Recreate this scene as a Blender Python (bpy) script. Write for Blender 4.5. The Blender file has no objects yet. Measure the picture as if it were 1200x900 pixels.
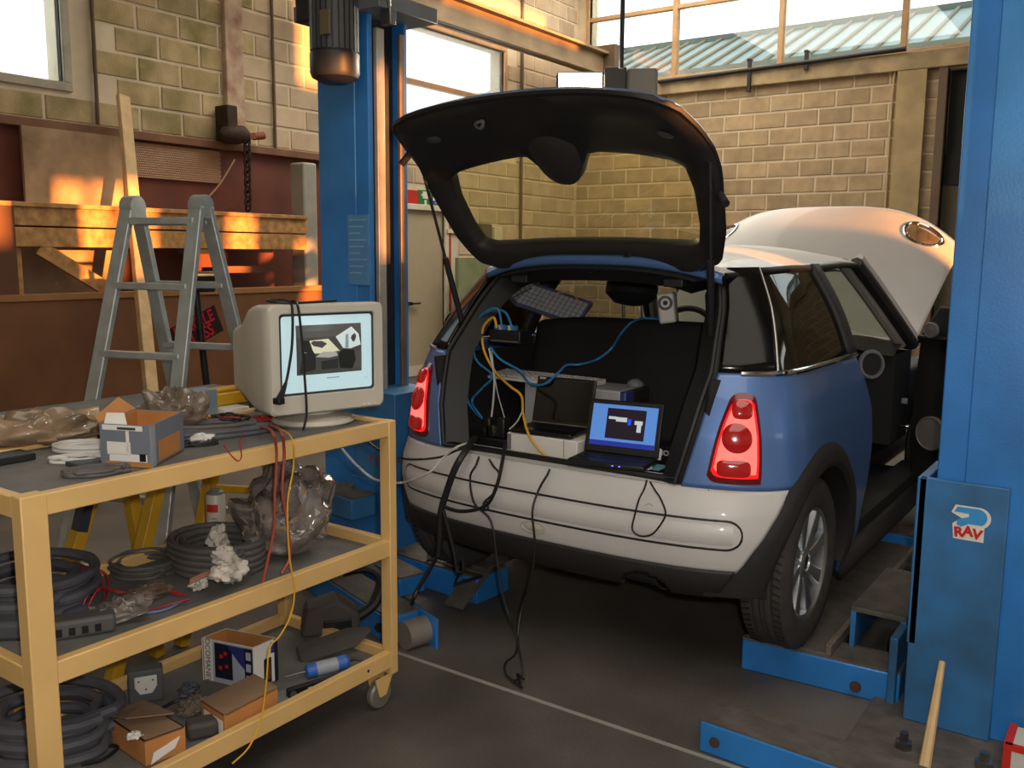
import bpy, math, random
import numpy as np
from mathutils import Matrix, Vector
random.seed(7); np.random.seed(7)
R = math.radians
sc = bpy.context.scene
COL = sc.collection

# ------------------------------------------------------------------ camera
CAM = (1.73801, -3.18225, 1.51539); YAW, PITCH, ROLL, FPX = 0.61115, 0.14062, 0.00812, 1076.28
def cam_axes():
    f = Vector((-math.sin(YAW)*math.cos(PITCH), math.cos(YAW)*math.cos(PITCH), -math.sin(PITCH)))
    r = Vector((math.cos(YAW), math.sin(YAW), 0)); u = r.cross(f)
    return r*math.cos(ROLL)+u*math.sin(ROLL), u*math.cos(ROLL)-r*math.sin(ROLL), f
CR, CU, CF = cam_axes()
cd = bpy.data.cameras.new('camera'); cam = bpy.data.objects.new('camera', cd); COL.objects.link(cam)
cd.sensor_width = 36; cd.sensor_fit = 'HORIZONTAL'; cd.lens = FPX*36/1200; cd.clip_start = .02
cam.matrix_world = Matrix(((CR.x, CU.x, -CF.x, CAM[0]), (CR.y, CU.y, -CF.y, CAM[1]), (CR.z, CU.z, -CF.z, CAM[2]), (0, 0, 0, 1)))
sc.camera = cam
def at(px, py, axis, val):
    """a point seen at pixel (px,py) lying on the real plane axis=val"""
    d = CF + CR*((px-600)/FPX) - CU*((py-450)/FPX)
    t = (val-CAM[axis])/d[axis]
    return Vector(CAM)+d*t
def pix(P):
    d = Vector(P)-Vector(CAM); w = d.dot(CF)
    return (600+FPX*d.dot(CR)/w, 450-FPX*d.dot(CU)/w, w)

# ------------------------------------------------------------------ world, lights, exposure
sc.view_settings.view_transform = 'Standard'; sc.view_settings.look = 'None'
sc.view_settings.exposure = 0.0; sc.view_settings.gamma = 1.0; sc.view_settings.use_curve_mapping = False
try: sc.cycles.use_denoising = True
except Exception: pass
wd = bpy.data.worlds.new('sky'); sc.world = wd; wd.use_nodes = True
bg = wd.node_tree.nodes['Background']; bg.inputs[0].default_value = (.95, .98, 1, 1); bg.inputs[1].default_value = 3.0
def light(name, kind, loc, energy, color, size=None, size_y=None, aim=None, **kw):
    l = bpy.data.lights.new(name, kind); l.energy = energy; l.color = color
    o = bpy.data.objects.new(name, l); COL.objects.link(o); o.location = loc
    if kind == 'AREA':
        l.shape = 'RECTANGLE'; l.size = size; l.size_y = size_y or size
    elif kind == 'SUN': l.angle = R(.8)
    elif size: l.shadow_soft_size = size
    if aim is not None: o.rotation_euler = Vector(aim).to_track_quat('-Z', 'Y').to_euler()
    return o
SUN = Vector((-1, .09, -.055)).normalized()
light('evening_sun', 'SUN', (8, -2, 4), 18, (1, .36, .09), aim=SUN)
light('added_ceiling_fill', 'AREA', (2.6, -3.6, 5.6), 190, (1, .92, .80), 4, 7, aim=(0, 0, -1))  # both overhead area lights are added fill, no such fixture in view
light('added_ceiling_fill', 'AREA', (-3.4, 5.6, 5.6), 330, (1, .90, .74), 3.5, 7, aim=(0, 0, -1))
light('camera_flash', 'POINT', (CAM[0]+CR.x*.06, CAM[1]+CR.y*.06, CAM[2]+.07), 105, (1, .96, .93), .025)

# ------------------------------------------------------------------ materials
def lin(c):
    return tuple(((v/255)/12.92 if v/255 <= .04045 else ((v/255+.055)/1.055)**2.4) for v in c)
MATS = {}
def mat(name, col, rough=.6, metal=0, var=.12, scale=6, bump=0, bscale=40, coat=0, col2=None, amt=.5, emit=None, estr=0, spec=.5, rand=0, detail=4, pos=False):
    if name in MATS: return MATS[name]
    m = bpy.data.materials.new(name); m.use_nodes = True; MATS[name] = m
    nt = m.node_tree; N = nt.nodes; L = nt.links; b = N['Principled BSDF']
    b.inputs['Roughness'].default_value = rough; b.inputs['Metallic'].default_value = metal
    b.inputs['Coat Weight'].default_value = coat; b.inputs['Coat Roughness'].default_value = .06
    b.inputs['Specular IOR Level'].default_value = spec
    c = lin(col); tc = N.new('ShaderNodeNewGeometry') if pos else N.new('ShaderNodeTexCoord'); out = tc.outputs['Position' if pos else 'Object']
    nz = N.new('ShaderNodeTexNoise'); nz.inputs['Scale'].default_value = scale; nz.inputs['Detail'].default_value = detail
    L.new(out, nz.inputs['Vector'])
    rp = N.new('ShaderNodeValToRGB'); L.new(nz.outputs['Fac'], rp.inputs['Fac'])
    d2 = lin(col2) if col2 else tuple(v*(1-var) for v in c)
    w = .5*(1-amt)
    rp.color_ramp.elements[0].position = max(.05, .5-.22); rp.color_ramp.elements[1].position = .5+.22-w*.2
    rp.color_ramp.elements[0].color = (*d2, 1); rp.color_ramp.elements[1].color = (*[min(1, v*(1+var*.5)) for v in c], 1)
    cout = rp.outputs['Color']
    if rand:
        oi = N.new('ShaderNodeObjectInfo'); mr = N.new('ShaderNodeMapRange'); L.new(oi.outputs['Random'], mr.inputs['Value'])
        mr.inputs['To Min'].default_value = 1-rand; mr.inputs['To Max'].default_value = 1+rand*.4
        hs = N.new('ShaderNodeHueSaturation'); L.new(mr.outputs[0], hs.inputs['Value']); L.new(cout, hs.inputs['Color']); cout = hs.outputs['Color']
    L.new(cout, b.inputs['Base Color'])
    if bump:
        n2 = N.new('ShaderNodeTexNoise'); n2.inputs['Scale'].default_value = bscale; n2.inputs['Detail'].default_value = 5; L.new(out, n2.inputs['Vector'])
        bp = N.new('ShaderNodeBump'); bp.inputs['Strength'].default_value = bump; bp.inputs['Distance'].default_value = .01
        L.new(n2.outputs['Fac'], bp.inputs['Height']); L.new(bp.outputs[0], b.inputs['Normal'])
    if emit:
        b.inputs['Emission Color'].default_value = (*lin(emit), 1); b.inputs['Emission Strength'].default_value = estr
    return m
def glassmat(name, tint, refl=.12, rough=.02, opac=0, ocol=(10, 10, 10), film=0, fcol=(255, 255, 255), fscale=12):
    if name in MATS: return MATS[name]
    m = bpy.data.materials.new(name); m.use_nodes = True; MATS[name] = m
    nt = m.node_tree; N = nt.nodes; L = nt.links
    N.remove(N['Principled BSDF']); o = N['Material Output']
    tr = N.new('ShaderNodeBsdfTransparent'); tr.inputs[0].default_value = (*lin(tint), 1)
    gl = N.new('ShaderNodeBsdfGlossy'); gl.inputs['Roughness'].default_value = rough; gl.inputs['Color'].default_value = (.9, .9, .9, 1)
    lw = N.new('ShaderNodeLayerWeight'); lw.inputs['Blend'].default_value = .3
    mr = N.new('ShaderNodeMapRange'); L.new(lw.outputs['Fresnel'], mr.inputs['Value']); mr.inputs['To Min'].default_value = refl*.4; mr.inputs['To Max'].default_value = min(1, refl*4)
    base = tr.outputs[0]
    if opac or film:
        df = N.new('ShaderNodeBsdfDiffuse'); df.inputs[0].default_value = (*lin(fcol if film else ocol), 1)
        mx = N.new('ShaderNodeMixShader'); L.new(tr.outputs[0], mx.inputs[1]); L.new(df.outputs[0], mx.inputs[2])
        if film:
            g = N.new('ShaderNodeTexCoord'); nz = N.new('ShaderNodeTexNoise'); nz.inputs['Scale'].default_value = fscale; L.new(g.outputs['Object'], nz.inputs['Vector'])
            r2 = N.new('ShaderNodeMapRange'); L.new(nz.outputs['Fac'], r2.inputs['Value']); r2.inputs['From Min'].default_value = .3; r2.inputs['From Max'].default_value = .7
            r2.inputs['To Min'].default_value = film*.4; r2.inputs['To Max'].default_value = min(1, film*1.4); L.new(r2.outputs[0], mx.inputs[0])
        else: mx.inputs[0].default_value = opac
        base = mx.outputs[0]
    mix = N.new('ShaderNodeMixShader'); L.new(mr.outputs[0], mix.inputs[0]); L.new(base, mix.inputs[1]); L.new(gl.outputs[0], mix.inputs[2])
    L.new(mix.outputs[0], o.inputs['Surface'])
    return m

# ------------------------------------------------------------------ mesh helpers
def cr(pts, k=6, closed=False):
    """Catmull-Rom through the points"""
    P = [Vector(q) for q in pts]; n = len(P); out = []
    if n < 3: return P
    rng = n if closed else n-1
    for i in range(rng):
        a, b, c, d = (P[(i-1) % n], P[i], P[(i+1) % n], P[(i+2) % n]) if closed else (P[max(i-1, 0)], P[i], P[i+1], P[min(i+2, n-1)])
        for j in range(k):
            t = j/k
            out.append(.5*((2*b)+(c-a)*t+(2*a-5*b+4*c-d)*t*t+(3*b-a-3*c+d)*t**3))
    if not closed: out.append(P[-1])
    return out
class MB:
    def __init__(s, M=None): s.v = []; s.f = []; s.M = M or Matrix.Identity(4)
    def add(s, vs, fs):
        o = len(s.v); s.v += [s.M @ Vector(q) for q in vs]; s.f += [tuple(i+o for i in f) for f in fs]; return s
    def bx(s, x0, x1, y0, y1, z0, z1):
        return s.add([(x, y, z) for z in (z0, z1) for y in (y0, y1) for x in (x0, x1)],
                     [(0, 2, 3, 1), (4, 5, 7, 6), (0, 1, 5, 4), (2, 6, 7, 3), (0, 4, 6, 2), (1, 3, 7, 5)])
    def box(s, c, size, rot=None):
        T = Matrix.Translation(c) @ (rot.to_4x4() if rot is not None else Matrix.Identity(4)); a, b, d = [q/2 for q in size]
        vs = [T @ Vector((x, y, z)) for z in (-d, d) for y in (-b, b) for x in (-a, a)]
        return s.add(vs, [(0, 2, 3, 1), (4, 5, 7, 6), (0, 1, 5, 4), (2, 6, 7, 3), (0, 4, 6, 2), (1, 3, 7, 5)])
    def bar(s, p, q, w, h, up=(0, 0, 1)):
        """square bar from p to q, w sideways, h along up"""
        p, q = Vector(p), Vector(q); d = (q-p).normalized(); sd = d.cross(Vector(up)).normalized(); u = sd.cross(d)
        vs = [e+sd*a*w/2+u*b*h/2 for e in (p, q) for a, b in ((-1, -1), (1, -1), (1, 1), (-1, 1))]
        return s.add(vs, [(3, 2, 1, 0), (4, 5, 6, 7), (0, 1, 5, 4), (1, 2, 6, 5), (2, 3, 7, 6), (3, 0, 4, 7)])
    def tube(s, pts, r, n=8, k=6, closed=False, smooth=True, rs=None):
        P = cr(pts, k, closed) if smooth and len(pts) > 2 else [Vector(q) for q in pts]
        m = len(P); vs = []; fs = []; up = None
        for i, q in enumerate(P):
            t = (P[(i+1) % m]-P[i-1]) if closed else (P[min(i+1, m-1)]-P[max(i-1, 0)])
            if t.length < 1e-9: t = Vector((0, 0, 1))
            t.normalize()
            if up is None: up = Vector((0, 0, 1)) if abs(t.z) < .9 else Vector((1, 0, 0))
            a = t.cross(up); a = a.normalized() if a.length > 1e-6 else t.orthogonal().normalized(); up = a.cross(t).normalized()
            rr = rs[min(len(rs)-1, int(i/(m-1)*(len(rs)-1)+.5))] if rs else r
            vs += [q+(a*math.cos(2*math.pi*j/n)+up*math.sin(2*math.pi*j/n))*rr for j in range(n)]
        for i in range(m if closed else m-1):
            for j in range(n):
                i2 = (i+1) % m; fs.append((i*n+j, i*n+(j+1) % n, i2*n+(j+1) % n, i2*n+j))
        if not closed: fs += [tuple(range(n))[::-1], tuple((m-1)*n+j for j in range(n))]
        return s.add(vs, fs)
    def cyl(s, p, q, r, r2=None, n=20):
        return s.lathe([(r, 0), (r2 if r2 is not None else r, (Vector(q)-Vector(p)).length)], p, Vector(q)-Vector(p), n, cap=True)
    def lathe(s, prof, o, axis, n=24, cap=True, a0=0, a1=2*math.pi):
        ax = Vector(axis).normalized(); u = ax.orthogonal().normalized(); w = ax.cross(u); o = Vector(o); full = abs(a1-a0-2*math.pi) < 1e-6
        k = n if full else n+1; vs = []; fs = []
        for r, h in prof:
            vs += [o+ax*h+(u*math.cos(a0+(a1-a0)*j/n)+w*math.sin(a0+(a1-a0)*j/n))*r for j in range(k)]
        for i in range(len(prof)-1):
            for j in range(n): fs.append((i*k+j, i*k+(j+1) % k, (i+1)*k+(j+1) % k, (i+1)*k+j))
        if cap and full: fs += [tuple(range(k))[::-1], tuple((len(prof)-1)*k+j for j in range(k))]
        return s.add(vs, fs)
    def grid(s, f, nu, nv, keep=None, cu=False):
        vs = [f(i/nu, j/nv) for i in range(nu+1) for j in range(nv+1)]
        fs = []
        for i in range(nu):
            for j in range(nv):
                if keep is None or keep((i+.5)/nu, (j+.5)/nv): fs.append((i*(nv+1)+j, (i+1)*(nv+1)+j, (i+1)*(nv+1)+j+1, i*(nv+1)+j+1))
        return s.add(vs, fs)
    def rings(s, rs, close=True, cap0=False, cap1=False):
        n = len(rs[0]); vs = [q for r in rs for q in r]; fs = []
        for i in range(len(rs)-1):
            for j in range(n if close else n-1): fs.append((i*n+j, i*n+(j+1) % n, (i+1)*n+(j+1) % n, (i+1)*n+j))
        if cap0: fs.append(tuple(range(n))[::-1])
        if cap1: fs.append(tuple((len(rs)-1)*n+j for j in range(n)))
        return s.add(vs, fs)
    def prism(s, poly, ext):
        n = len(poly); e = Vector(ext); P = [Vector(q) for q in poly]
        return s.add(P+[q+e for q in P], [tuple(range(n))[::-1], tuple(n+i for i in range(n))]+[(i, (i+1) % n, n+(i+1) % n, n+i) for i in range(n)])
    def build(s, name, m, parent=None, bevel=0, solid=0, sub=0, smooth=True, ang=35, kind=None, label=None, loc=None, so=0):
        me = bpy.data.meshes.new(name); off = Vector((0, 0, 0))
        if parent is not None:
            q = parent
            while q is not None: off += q.location; q = q.parent
        elif loc is not None: off = Vector(loc)
        me.from_pydata([tuple(q-off) for q in s.v], [], s.f); me.validate()
        import bmesh
        bm = bmesh.new(); bm.from_mesh(me); bmesh.ops.recalc_face_normals(bm, faces=bm.faces); bm.to_mesh(me); bm.free()
        if smooth:
            me.polygons.foreach_set('use_smooth', [True]*len(me.polygons)); me.set_sharp_from_angle(angle=R(ang))
        me.materials.append(m)
        o = bpy.data.objects.new(name, me); COL.objects.link(o)
        if parent is not None: o.parent = parent
        elif loc is not None: o.location = off
        if solid:
            md = o.modifiers.new('solid', 'SOLIDIFY'); md.thickness = solid; md.offset = so; md.use_even_offset = False
        if sub: md = o.modifiers.new('sub', 'SUBSURF'); md.levels = sub; md.render_levels = sub
        if bevel:
            md = o.modifiers.new('bevel', 'BEVEL'); md.width = bevel; md.segments = 2; md.limit_method = 'ANGLE'; md.angle_limit = R(40)
        if kind: o['kind'] = kind
        if label: o['label'] = label
        return o
def tag(o, label, cat, group=None, kind=None):
    o['label'] = label; o['category'] = cat
    if group: o['group'] = group
    if kind: o['kind'] = kind
    return o
def thing(name, label, cat, loc=(0, 0, 0), group=None, kind=None):
    o = bpy.data.objects.new(name, None); o.empty_display_size = .1; COL.objects.link(o); o.location = loc
    return tag(o, label, cat, group, kind)
def text(name, s, size, M, m, parent, depth=.001, align='CENTER', sx=1, bold=0):
    """lettering as real flat geometry; M places the text plane (x right, y up)"""
    cu = bpy.data.curves.new('t', 'FONT'); cu.body = s; cu.size = size; cu.align_x = align; cu.align_y = 'CENTER'; cu.extrude = depth; cu.offset = bold
    t = bpy.data.objects.new('t', cu); COL.objects.link(t); dg = bpy.context.evaluated_depsgraph_get(); dg.update()
    me = bpy.data.meshes.new_from_object(t.evaluated_get(dg)); bpy.data.objects.remove(t)
    off = Vector((0, 0, 0)); q = parent
    while q is not None: off += q.location; q = q.parent
    me.transform(Matrix.Translation(-off) @ M @ Matrix.Diagonal((sx, 1, 1, 1)))
    me.materials.clear(); me.materials.append(m); me.name = name
    o = bpy.data.objects.new(name, me); COL.objects.link(o); o.parent = parent
    return o
def frame(o, xdir, ydir):
    """4x4 with x along xdir, y along ydir, z = x cross y"""
    x = Vector(xdir).normalized(); z = x.cross(Vector(ydir)).normalized(); y = z.cross(x)
    return Matrix(((x.x, y.x, z.x, o[0]), (x.y, y.y, z.y, o[1]), (x.z, y.z, z.z, o[2]), (0, 0, 0, 1)))
def interp(x, xs, ys): return float(np.interp(x, xs, ys))
# ------------------------------------------------------------------ common materials
M_FLOOR = mat('concrete_floor', (96, 91, 84), .58, var=.3, scale=1.4, bump=.25, bscale=60, col2=(58, 55, 51), detail=9, pos=True)
M_JOINT = mat('floor_joint', (150, 146, 138), .8)
M_MORTAR = mat('mortar', (214, 198, 170), .9, var=.2, scale=3, pos=True)
M_BLK = mat('tan_block', (184, 160, 126), .9, var=.22, scale=5, bump=.3, bscale=70, rand=.22, pos=True)
M_BLKM = mat('mossy_block', (188, 166, 128), .92, var=.3, scale=3.2, bump=.4, bscale=60, col2=(134, 124, 78), rand=.12, pos=True)
M_BLKP = mat('pale_block', (196, 174, 146), .9, var=.18, scale=4, bump=.3, bscale=60, rand=.15, pos=True)
M_WALLP = mat('hall_plaster', (190, 180, 162), .9)
M_CEIL = mat('ceiling_panel', (176, 172, 164), .9)
M_WOOD = mat('pine_plank', (196, 150, 92), .6, var=.25, scale=14, col2=(150, 104, 58))
M_WOODP = mat('pale_lath', (206, 174, 126), .7, var=.2, scale=9)
M_PLYD = mat('brown_board', (118, 76, 44), .7, var=.25, scale=2.5, pos=True)
M_PLYP = mat('pale_plywood', (176, 150, 116), .7, var=.3, scale=3, col2=(120, 96, 70), pos=True)
M_REDP = mat('rust_red_sheet', (108, 56, 42), .55, var=.3, scale=3, pos=True)
M_LEDGE = mat('brown_ledge', (122, 84, 60), .7, var=.3, scale=4)
M_BLUE = mat('lift_blue_paint', (44, 122, 196), .38, var=.28, scale=3, bump=.05, bscale=120, pos=True)
M_BLUED = mat('worn_blue_paint', (48, 112, 168), .5, var=.3, scale=5, col2=(44, 84, 116), pos=True)
M_GREASE = mat('dirty_steel', (92, 86, 80), .7, var=.35, scale=14, bump=.4, bscale=50, pos=True)
M_STEEL = mat('steel', (150, 150, 148), .32, 1, var=.2, scale=10)
M_RAIL = mat('bright_rail_steel', (176, 170, 160), .4, .35, var=.25, scale=8)
M_DARK = mat('dark_metal', (40, 40, 42), .5, .3, var=.3, scale=8)
M_BLACK = mat('black_plastic', (20, 20, 22), .45, var=.3, scale=10)
M_RUB = mat('black_rubber', (24, 24, 25), .75, var=.3, scale=20)
M_CABLE = mat('black_cable', (22, 22, 24), .5)
M_CBLUE = mat('blue_cable', (40, 120, 176), .45)
M_CYEL = mat('yellow_cable', (214, 160, 40), .45)
M_CWHT = mat('white_cable', (196, 194, 188), .5)
M_CRED = mat('red_wire', (168, 34, 28), .5)
M_CARD = mat('cardboard', (186, 124, 66), .85, var=.18, scale=9)
M_CARDT = mat('dusty_cardboard', (140, 112, 84), .9, var=.2, scale=8)
M_WHT = mat('white_plastic', (214, 210, 202), .45, var=.06)
M_PAPER = mat('white_paper', (225, 222, 214), .8, var=.05)
M_GREYP = mat('grey_plastic', (120, 120, 120), .5)
M_FRAMEW = mat('window_frame', (196, 176, 146), .6, var=.2)
M_GLASS = glassmat('window_glass', (240, 244, 242), .10)
M_FROST = glassmat('frosted_glass', (235, 240, 240), .08, film=.15, fcol=(250, 250, 250), fscale=3)

# ------------------------------------------------------------------ hall shell
WX, WY, ZT = -5.66, 9.0, 6.0
RX, BY = 6.5, -8.0
o = MB().bx(WX-.2, RX+.2, BY-.2, WY+.2, -.2, 0).build('floor', M_FLOOR, smooth=False); tag(o, 'dark stained concrete workshop floor under the car', 'floor', kind='structure'); FLOOR = o
MB().bx(-.75, 3.4, -.706, -.69, -.01, .0025).build('joint_strip', M_JOINT, FLOOR)
o = MB().bx(WX-.2, RX+.2, BY-.2, WY+.2, ZT, ZT+.15).build('ceiling', M_CEIL, smooth=False); tag(o, 'pale hall roof above the frame', 'ceiling', kind='structure')
o = MB().bx(WX-.2, RX+.2, BY-.2, BY, 0, ZT).build('wall_back', M_WALLP, smooth=False); tag(o, 'plain rear wall of the hall behind the camera', 'wall', kind='structure')
def holes_wall(u0, u1, w0, w1, holes, put):
    us = sorted({u0, u1, *[h[0] for h in holes], *[h[1] for h in holes]}); ws = sorted({w0, w1, *[h[2] for h in holes], *[h[3] for h in holes]})
    mb = MB()
    for a, b in zip(us, us[1:]):
        for c, d in zip(ws, ws[1:]):
            m = ((a+b)/2, (c+d)/2)
            if not any(h[0] < m[0] < h[1] and h[2] < m[1] < h[3] for h in holes): put(mb, a, b, c, d)
    return mb
# right-hand wall: out of view, openings cut to land the low sun patches
SUN_OPENINGS = [(-1.24, -.84, 2.2, 2.75), (-.74, -.48, 1.92, 2.78), (-.32, -.04, 1.80, 2.72), (.02, .34, 1.95, 2.72), (1.06, 1.36, 1.95, 2.5), (1.85, 2.12, 1.62, 2.25), (2.41, 2.76, 3.9, 4.7), (4.05, 7.0, 4.95, 5.5)]
o = holes_wall(BY, WY, 0, ZT, SUN_OPENINGS, lambda mb, a, b, c, d: mb.bx(RX, RX+.25, a, b, c, d)).build('wall_right', M_WALLP, smooth=False); tag(o, 'plain right-hand wall of the hall with openings cut to shape the sun patches', 'wall', kind='structure')

# left wall with its concrete blocks
W1 = (-.9, 1.02, 2.86, 4.4)      # Y0,Y1,z0,z1
W2 = (4.35, 7.12, 2.95, 4.17)
D1 = (4.95, 5.86, 0, 2.04)
holesL = [W1, W2, D1]
o = holes_wall(BY, WY, 0, ZT, holesL, lambda mb, a, b, c, d: mb.bx(WX-.22, WX, a, b, c, d)).build('wall_left', M_MORTAR, smooth=False); tag(o, 'long concrete block wall with two windows and a white door', 'wall', kind='structure'); WL = o
CLER = (-5.45, 3.0, 4.0, 5.7)
GAP = (-.52, .18, 0, 3.72)
o = holes_wall(WX, RX, 0, ZT, [CLER, GAP], lambda mb, a, b, c, d: mb.bx(a, b, WY, WY+.22, c, d)).build('wall_far', M_MORTAR, smooth=False); tag(o, 'tan concrete block end wall under the high strip window', 'wall', kind='structure'); WF = o
CH, CW = .212, .424
def block_mesh(name, w, h, d=.008):
    me = bpy.data.meshes.new(name); b = .006; w /= 2; h /= 2
    vs = [(-d, -w, -h), (-d, w, -h), (-d, w, h), (-d, -w, h), (0, -w, -h), (0, w, -h), (0, w, h), (0, -w, h), (d-.004, -w, -h), (d-.004, w, -h), (d-.004, w, h), (d-.004, -w, h), (d, -w+b, -h+b), (d, w-b, -h+b), (d, w-b, h-b), (d, -w+b, h-b)]
    fs = [(12, 13, 14, 15)]+[(8+i, 8+(i+1) % 4, 12+(i+1) % 4, 12+i) for i in range(4)]+[(i, (i+1) % 4, 8+(i+1) % 4, 8+i) for i in range(4)]
    me.from_pydata(vs, [], fs); return me
BM = {}
def blocks(wall, along, u0, u1, rows, holes, matf, far, limit=290):
    cand = []
    for r in range(rows):
        z = .0+CH*(r+.5); sh = (CW/2 if r % 2 else 0)
        u = u0-sh
        while u < u1-.05:
            a, b = max(u, u0), min(u+CW, u1); u += CW
            if b-a < .12: continue
            if any(not (b <= h[0]+.01 or a >= h[1]-.01 or z+CH/2 <= h[2]+.02 or z-CH/2 >= h[3]-.02) for h in holes): continue
            c = (a+b)/2; P = (c, WY, z) if far else (WX, c, z); q = pix(P)
            vis = q[2] > 0 and -40 < q[0] < 1240 and -30 < q[1] < 930
            if not (q[2] > 0 and -700 < q[0] < 1900 and q[1] < 1100): continue
            hid = not vis or (not far and c < 3.9 and z < 2.45) or (far and q[1] > 330)
            cand.append((hid, q[2], a, b, z))
    cand.sort(); rest = MB(); J = .026
    for k, (hid, _, a, b, z) in enumerate(cand):
        w = round(b-a-J, 3); c = (a+b)/2
        m = matf(c, z)
        if k < limit and not hid:
            key = (w, m.name)
            if key not in BM: BM[key] = block_mesh('block', w, CH-J); BM[key].materials.append(m)
            ob = bpy.data.objects.new('block', BM[key]); COL.objects.link(ob); ob.parent = wall
            if far: ob.location = (c, WY, z); ob.rotation_euler = (0, 0, -math.pi/2)
            else: ob.location = (WX, c, z)
            ob.location = ob.location+Vector((random.uniform(0, .003) if not far else 0, -random.uniform(0, .003) if far else 0, 0))
        else:
            if far: rest.bx(a+J/2, b-J/2, WY-.012, WY+.01, z-CH/2+J/2, z+CH/2-J/2)
            else: rest.bx(WX-.01, WX+.012, a+J/2, b-J/2, z-CH/2+J/2, z+CH/2-J/2)
    if rest.v: rest.build('block_courses', M_BLK, wall, smooth=False, kind='stuff')
pad = lambda h, q: (h[0]-q, h[1]+q, h[2]-q, h[3]+q)
blocks(WL, 1, .0, WY-.02, 25, [pad(W1, .07), pad(W2, .05), (D1[0]-.08, D1[1]+.08, 0, D1[3]+.3)], lambda c, z: (M_BLKM if c < 2.85 else M_BLKP), False)
blocks(WF, 0, WX+.02, GAP[0]-.05, 18, [GAP], lambda c, z: M_BLK, True)
blocks(WF, 0, GAP[1]+.05, 5.0, 18, [GAP], lambda c, z: M_BLK, True, limit=5)

def window(name, ax, rect, z, nm, nmats, fw=.07, mull=(), trans=(), label='', pane=M_FROST, cat='window'):
    """a framed window on the left (ax=0) or far (ax=1) wall"""
    a, b, c, d = rect
    put = (lambda mb, u0, u1, z0, z1, t0, t1: mb.bx(WX+t0, WX+t1, u0, u1, z0, z1)) if ax == 0 else (lambda mb, u0, u1, z0, z1, t0, t1: mb.bx(u0, u1, WY-t1, WY-t0, z0, z1))
    t = thing(name, label, cat, (WX, (a+b)/2, c) if ax == 0 else ((a+b)/2, WY, c), kind='structure')
    for u0, u1, z0, z1 in ((a-fw, b+fw, c-fw, c), (a-fw, b+fw, d, d+fw), (a-fw, a, c, d), (b, b+fw, c, d)):
        mb = MB(); put(mb, u0, u1, z0, z1, -.07, .025); mb.build('frame_bar', nmats, t, bevel=.006)
    us = [a]+[m for m in mull]+[b]; zs = [c]+list(trans)+[d]
    for m in mull: mb = MB(); put(mb, m-.035, m+.035, c, d, -.10, .01); mb.build('mullion', nmats, t, bevel=.004)
    for q in trans: mb = MB(); put(mb, a, b, q-.028, q+.028, -.09, .0); mb.build('transom', nmats, t, bevel=.004)
    for u0, u1 in zip(us, us[1:]):
        for z0, z1 in zip(zs, zs[1:]): mb = MB(); put(mb, u0, u1, z0, z1, -.03, -.022); mb.build('pane', pane, t, smooth=False)
    return t
window('window_1', 0, W1, 0, 1, mat('weathered_frame', (176, 168, 150), .7, var=.2), .07, (), (), 'bright square window high in the mossy wall at the far left')
window('window_2', 0, W2, 0, 1, mat('orange_wood_frame', (196, 150, 106), .6, var=.2), .06, (), (3.52,), 'wide frosted window with a timber transom behind the blue lift post')
mX = [at(790, 60, 1, WY).x, at(915, 40, 1, WY).x, at(1060, 30, 1, WY).x]
window('window_3', 1, CLER, 0, 1, mat('clerestory_frame', (186, 150, 108), .6, var=.2), .05, mX+[mX[2]+1.5, mX[2]+3], (4.92,), 'long clerestory strip window above the tan block wall', pane=M_GLASS)
# lintel beam, conduit and brackets along the far wall
o = MB().bx(WX, 4, WY-.10, WY, 3.74, 3.95).build('trim_1', mat('concrete_lintel', (176, 156, 122), .9, var=.35, scale=4, bump=.3), bevel=.01); tag(o, 'stained concrete lintel band below the strip window', 'lintel', kind='structure')
o = MB().tube([at(772, 96, 1, WY-.14), at(1062, 57, 1, WY-.14)], .03, smooth=False).build('wall_conduit', M_DARK); tag(o, 'long black conduit pipe along the lintel of the tan wall', 'pipe')
for (px, y0, y1), lb in zip(((878, 70, 108), (945, 60, 82)), ('longer black bracket hanging from the conduit on the tan wall', 'shorter black bracket on the conduit nearer the blue post')):
    a = at(px, y0, 1, WY-.13); b = at(px, y1, 1, WY-.13)
    o = MB().box((a+b)/2, (.05, .03, a.z-b.z)).box(a+Vector((0, .03, 0)), (.05, .10, .03)).build('pipe_bracket', M_DARK, bevel=.004); tag(o, lb, 'bracket', 'pipe brackets')
X = at(1045, 140, 1, WY-.03).x
o = MB().tube([(X+.12, WY-.06, 3.95), (X, WY-.035, 3.7), (X-.01, WY-.03, 2), (X, WY-.03, .1)], .014).build('wall_cable', mat('pale_conduit', (190, 170, 130), .6)); tag(o, 'thin vertical cable running down the tan block wall', 'cable')
o = MB().bx(X+.05, X+.38, WY-.09, WY, 0, 3.74).build('trim_2', mat('pier_render', (180, 158, 118), .9, var=.2, scale=4, pos=True, bump=.2)); tag(o, 'plastered pier projecting from the tan block wall', 'pier', kind='structure')
# dark tall doorway beside the pier
o = thing('door_2', 'tall dark doorway at the right end of the tan wall', 'door', (GAP[0], WY, 0), kind='structure')
MB().bx(GAP[0]-.1, GAP[0], WY-.08, WY+.1, 0, 3.74).build('door_jamb', mat('jamb', (110, 92, 76), .8), o, bevel=.006)
MB().bx(GAP[0], GAP[1], WY+.12, WY+.16, 2.45, 3.72).build('upper_panel', mat('door_dark', (26, 34, 30), .6), o)
MB().bx(GAP[0], GAP[1], WY+.10, WY+.16, 0, 2.45).build('door_leaf', mat('door_drab', (104, 98, 80), .7), o)
MB().bx(GAP[0], GAP[1], WY+.08, WY+.12, 2.38, 2.75).build('cross_rail', M_BLACK, o)

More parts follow.
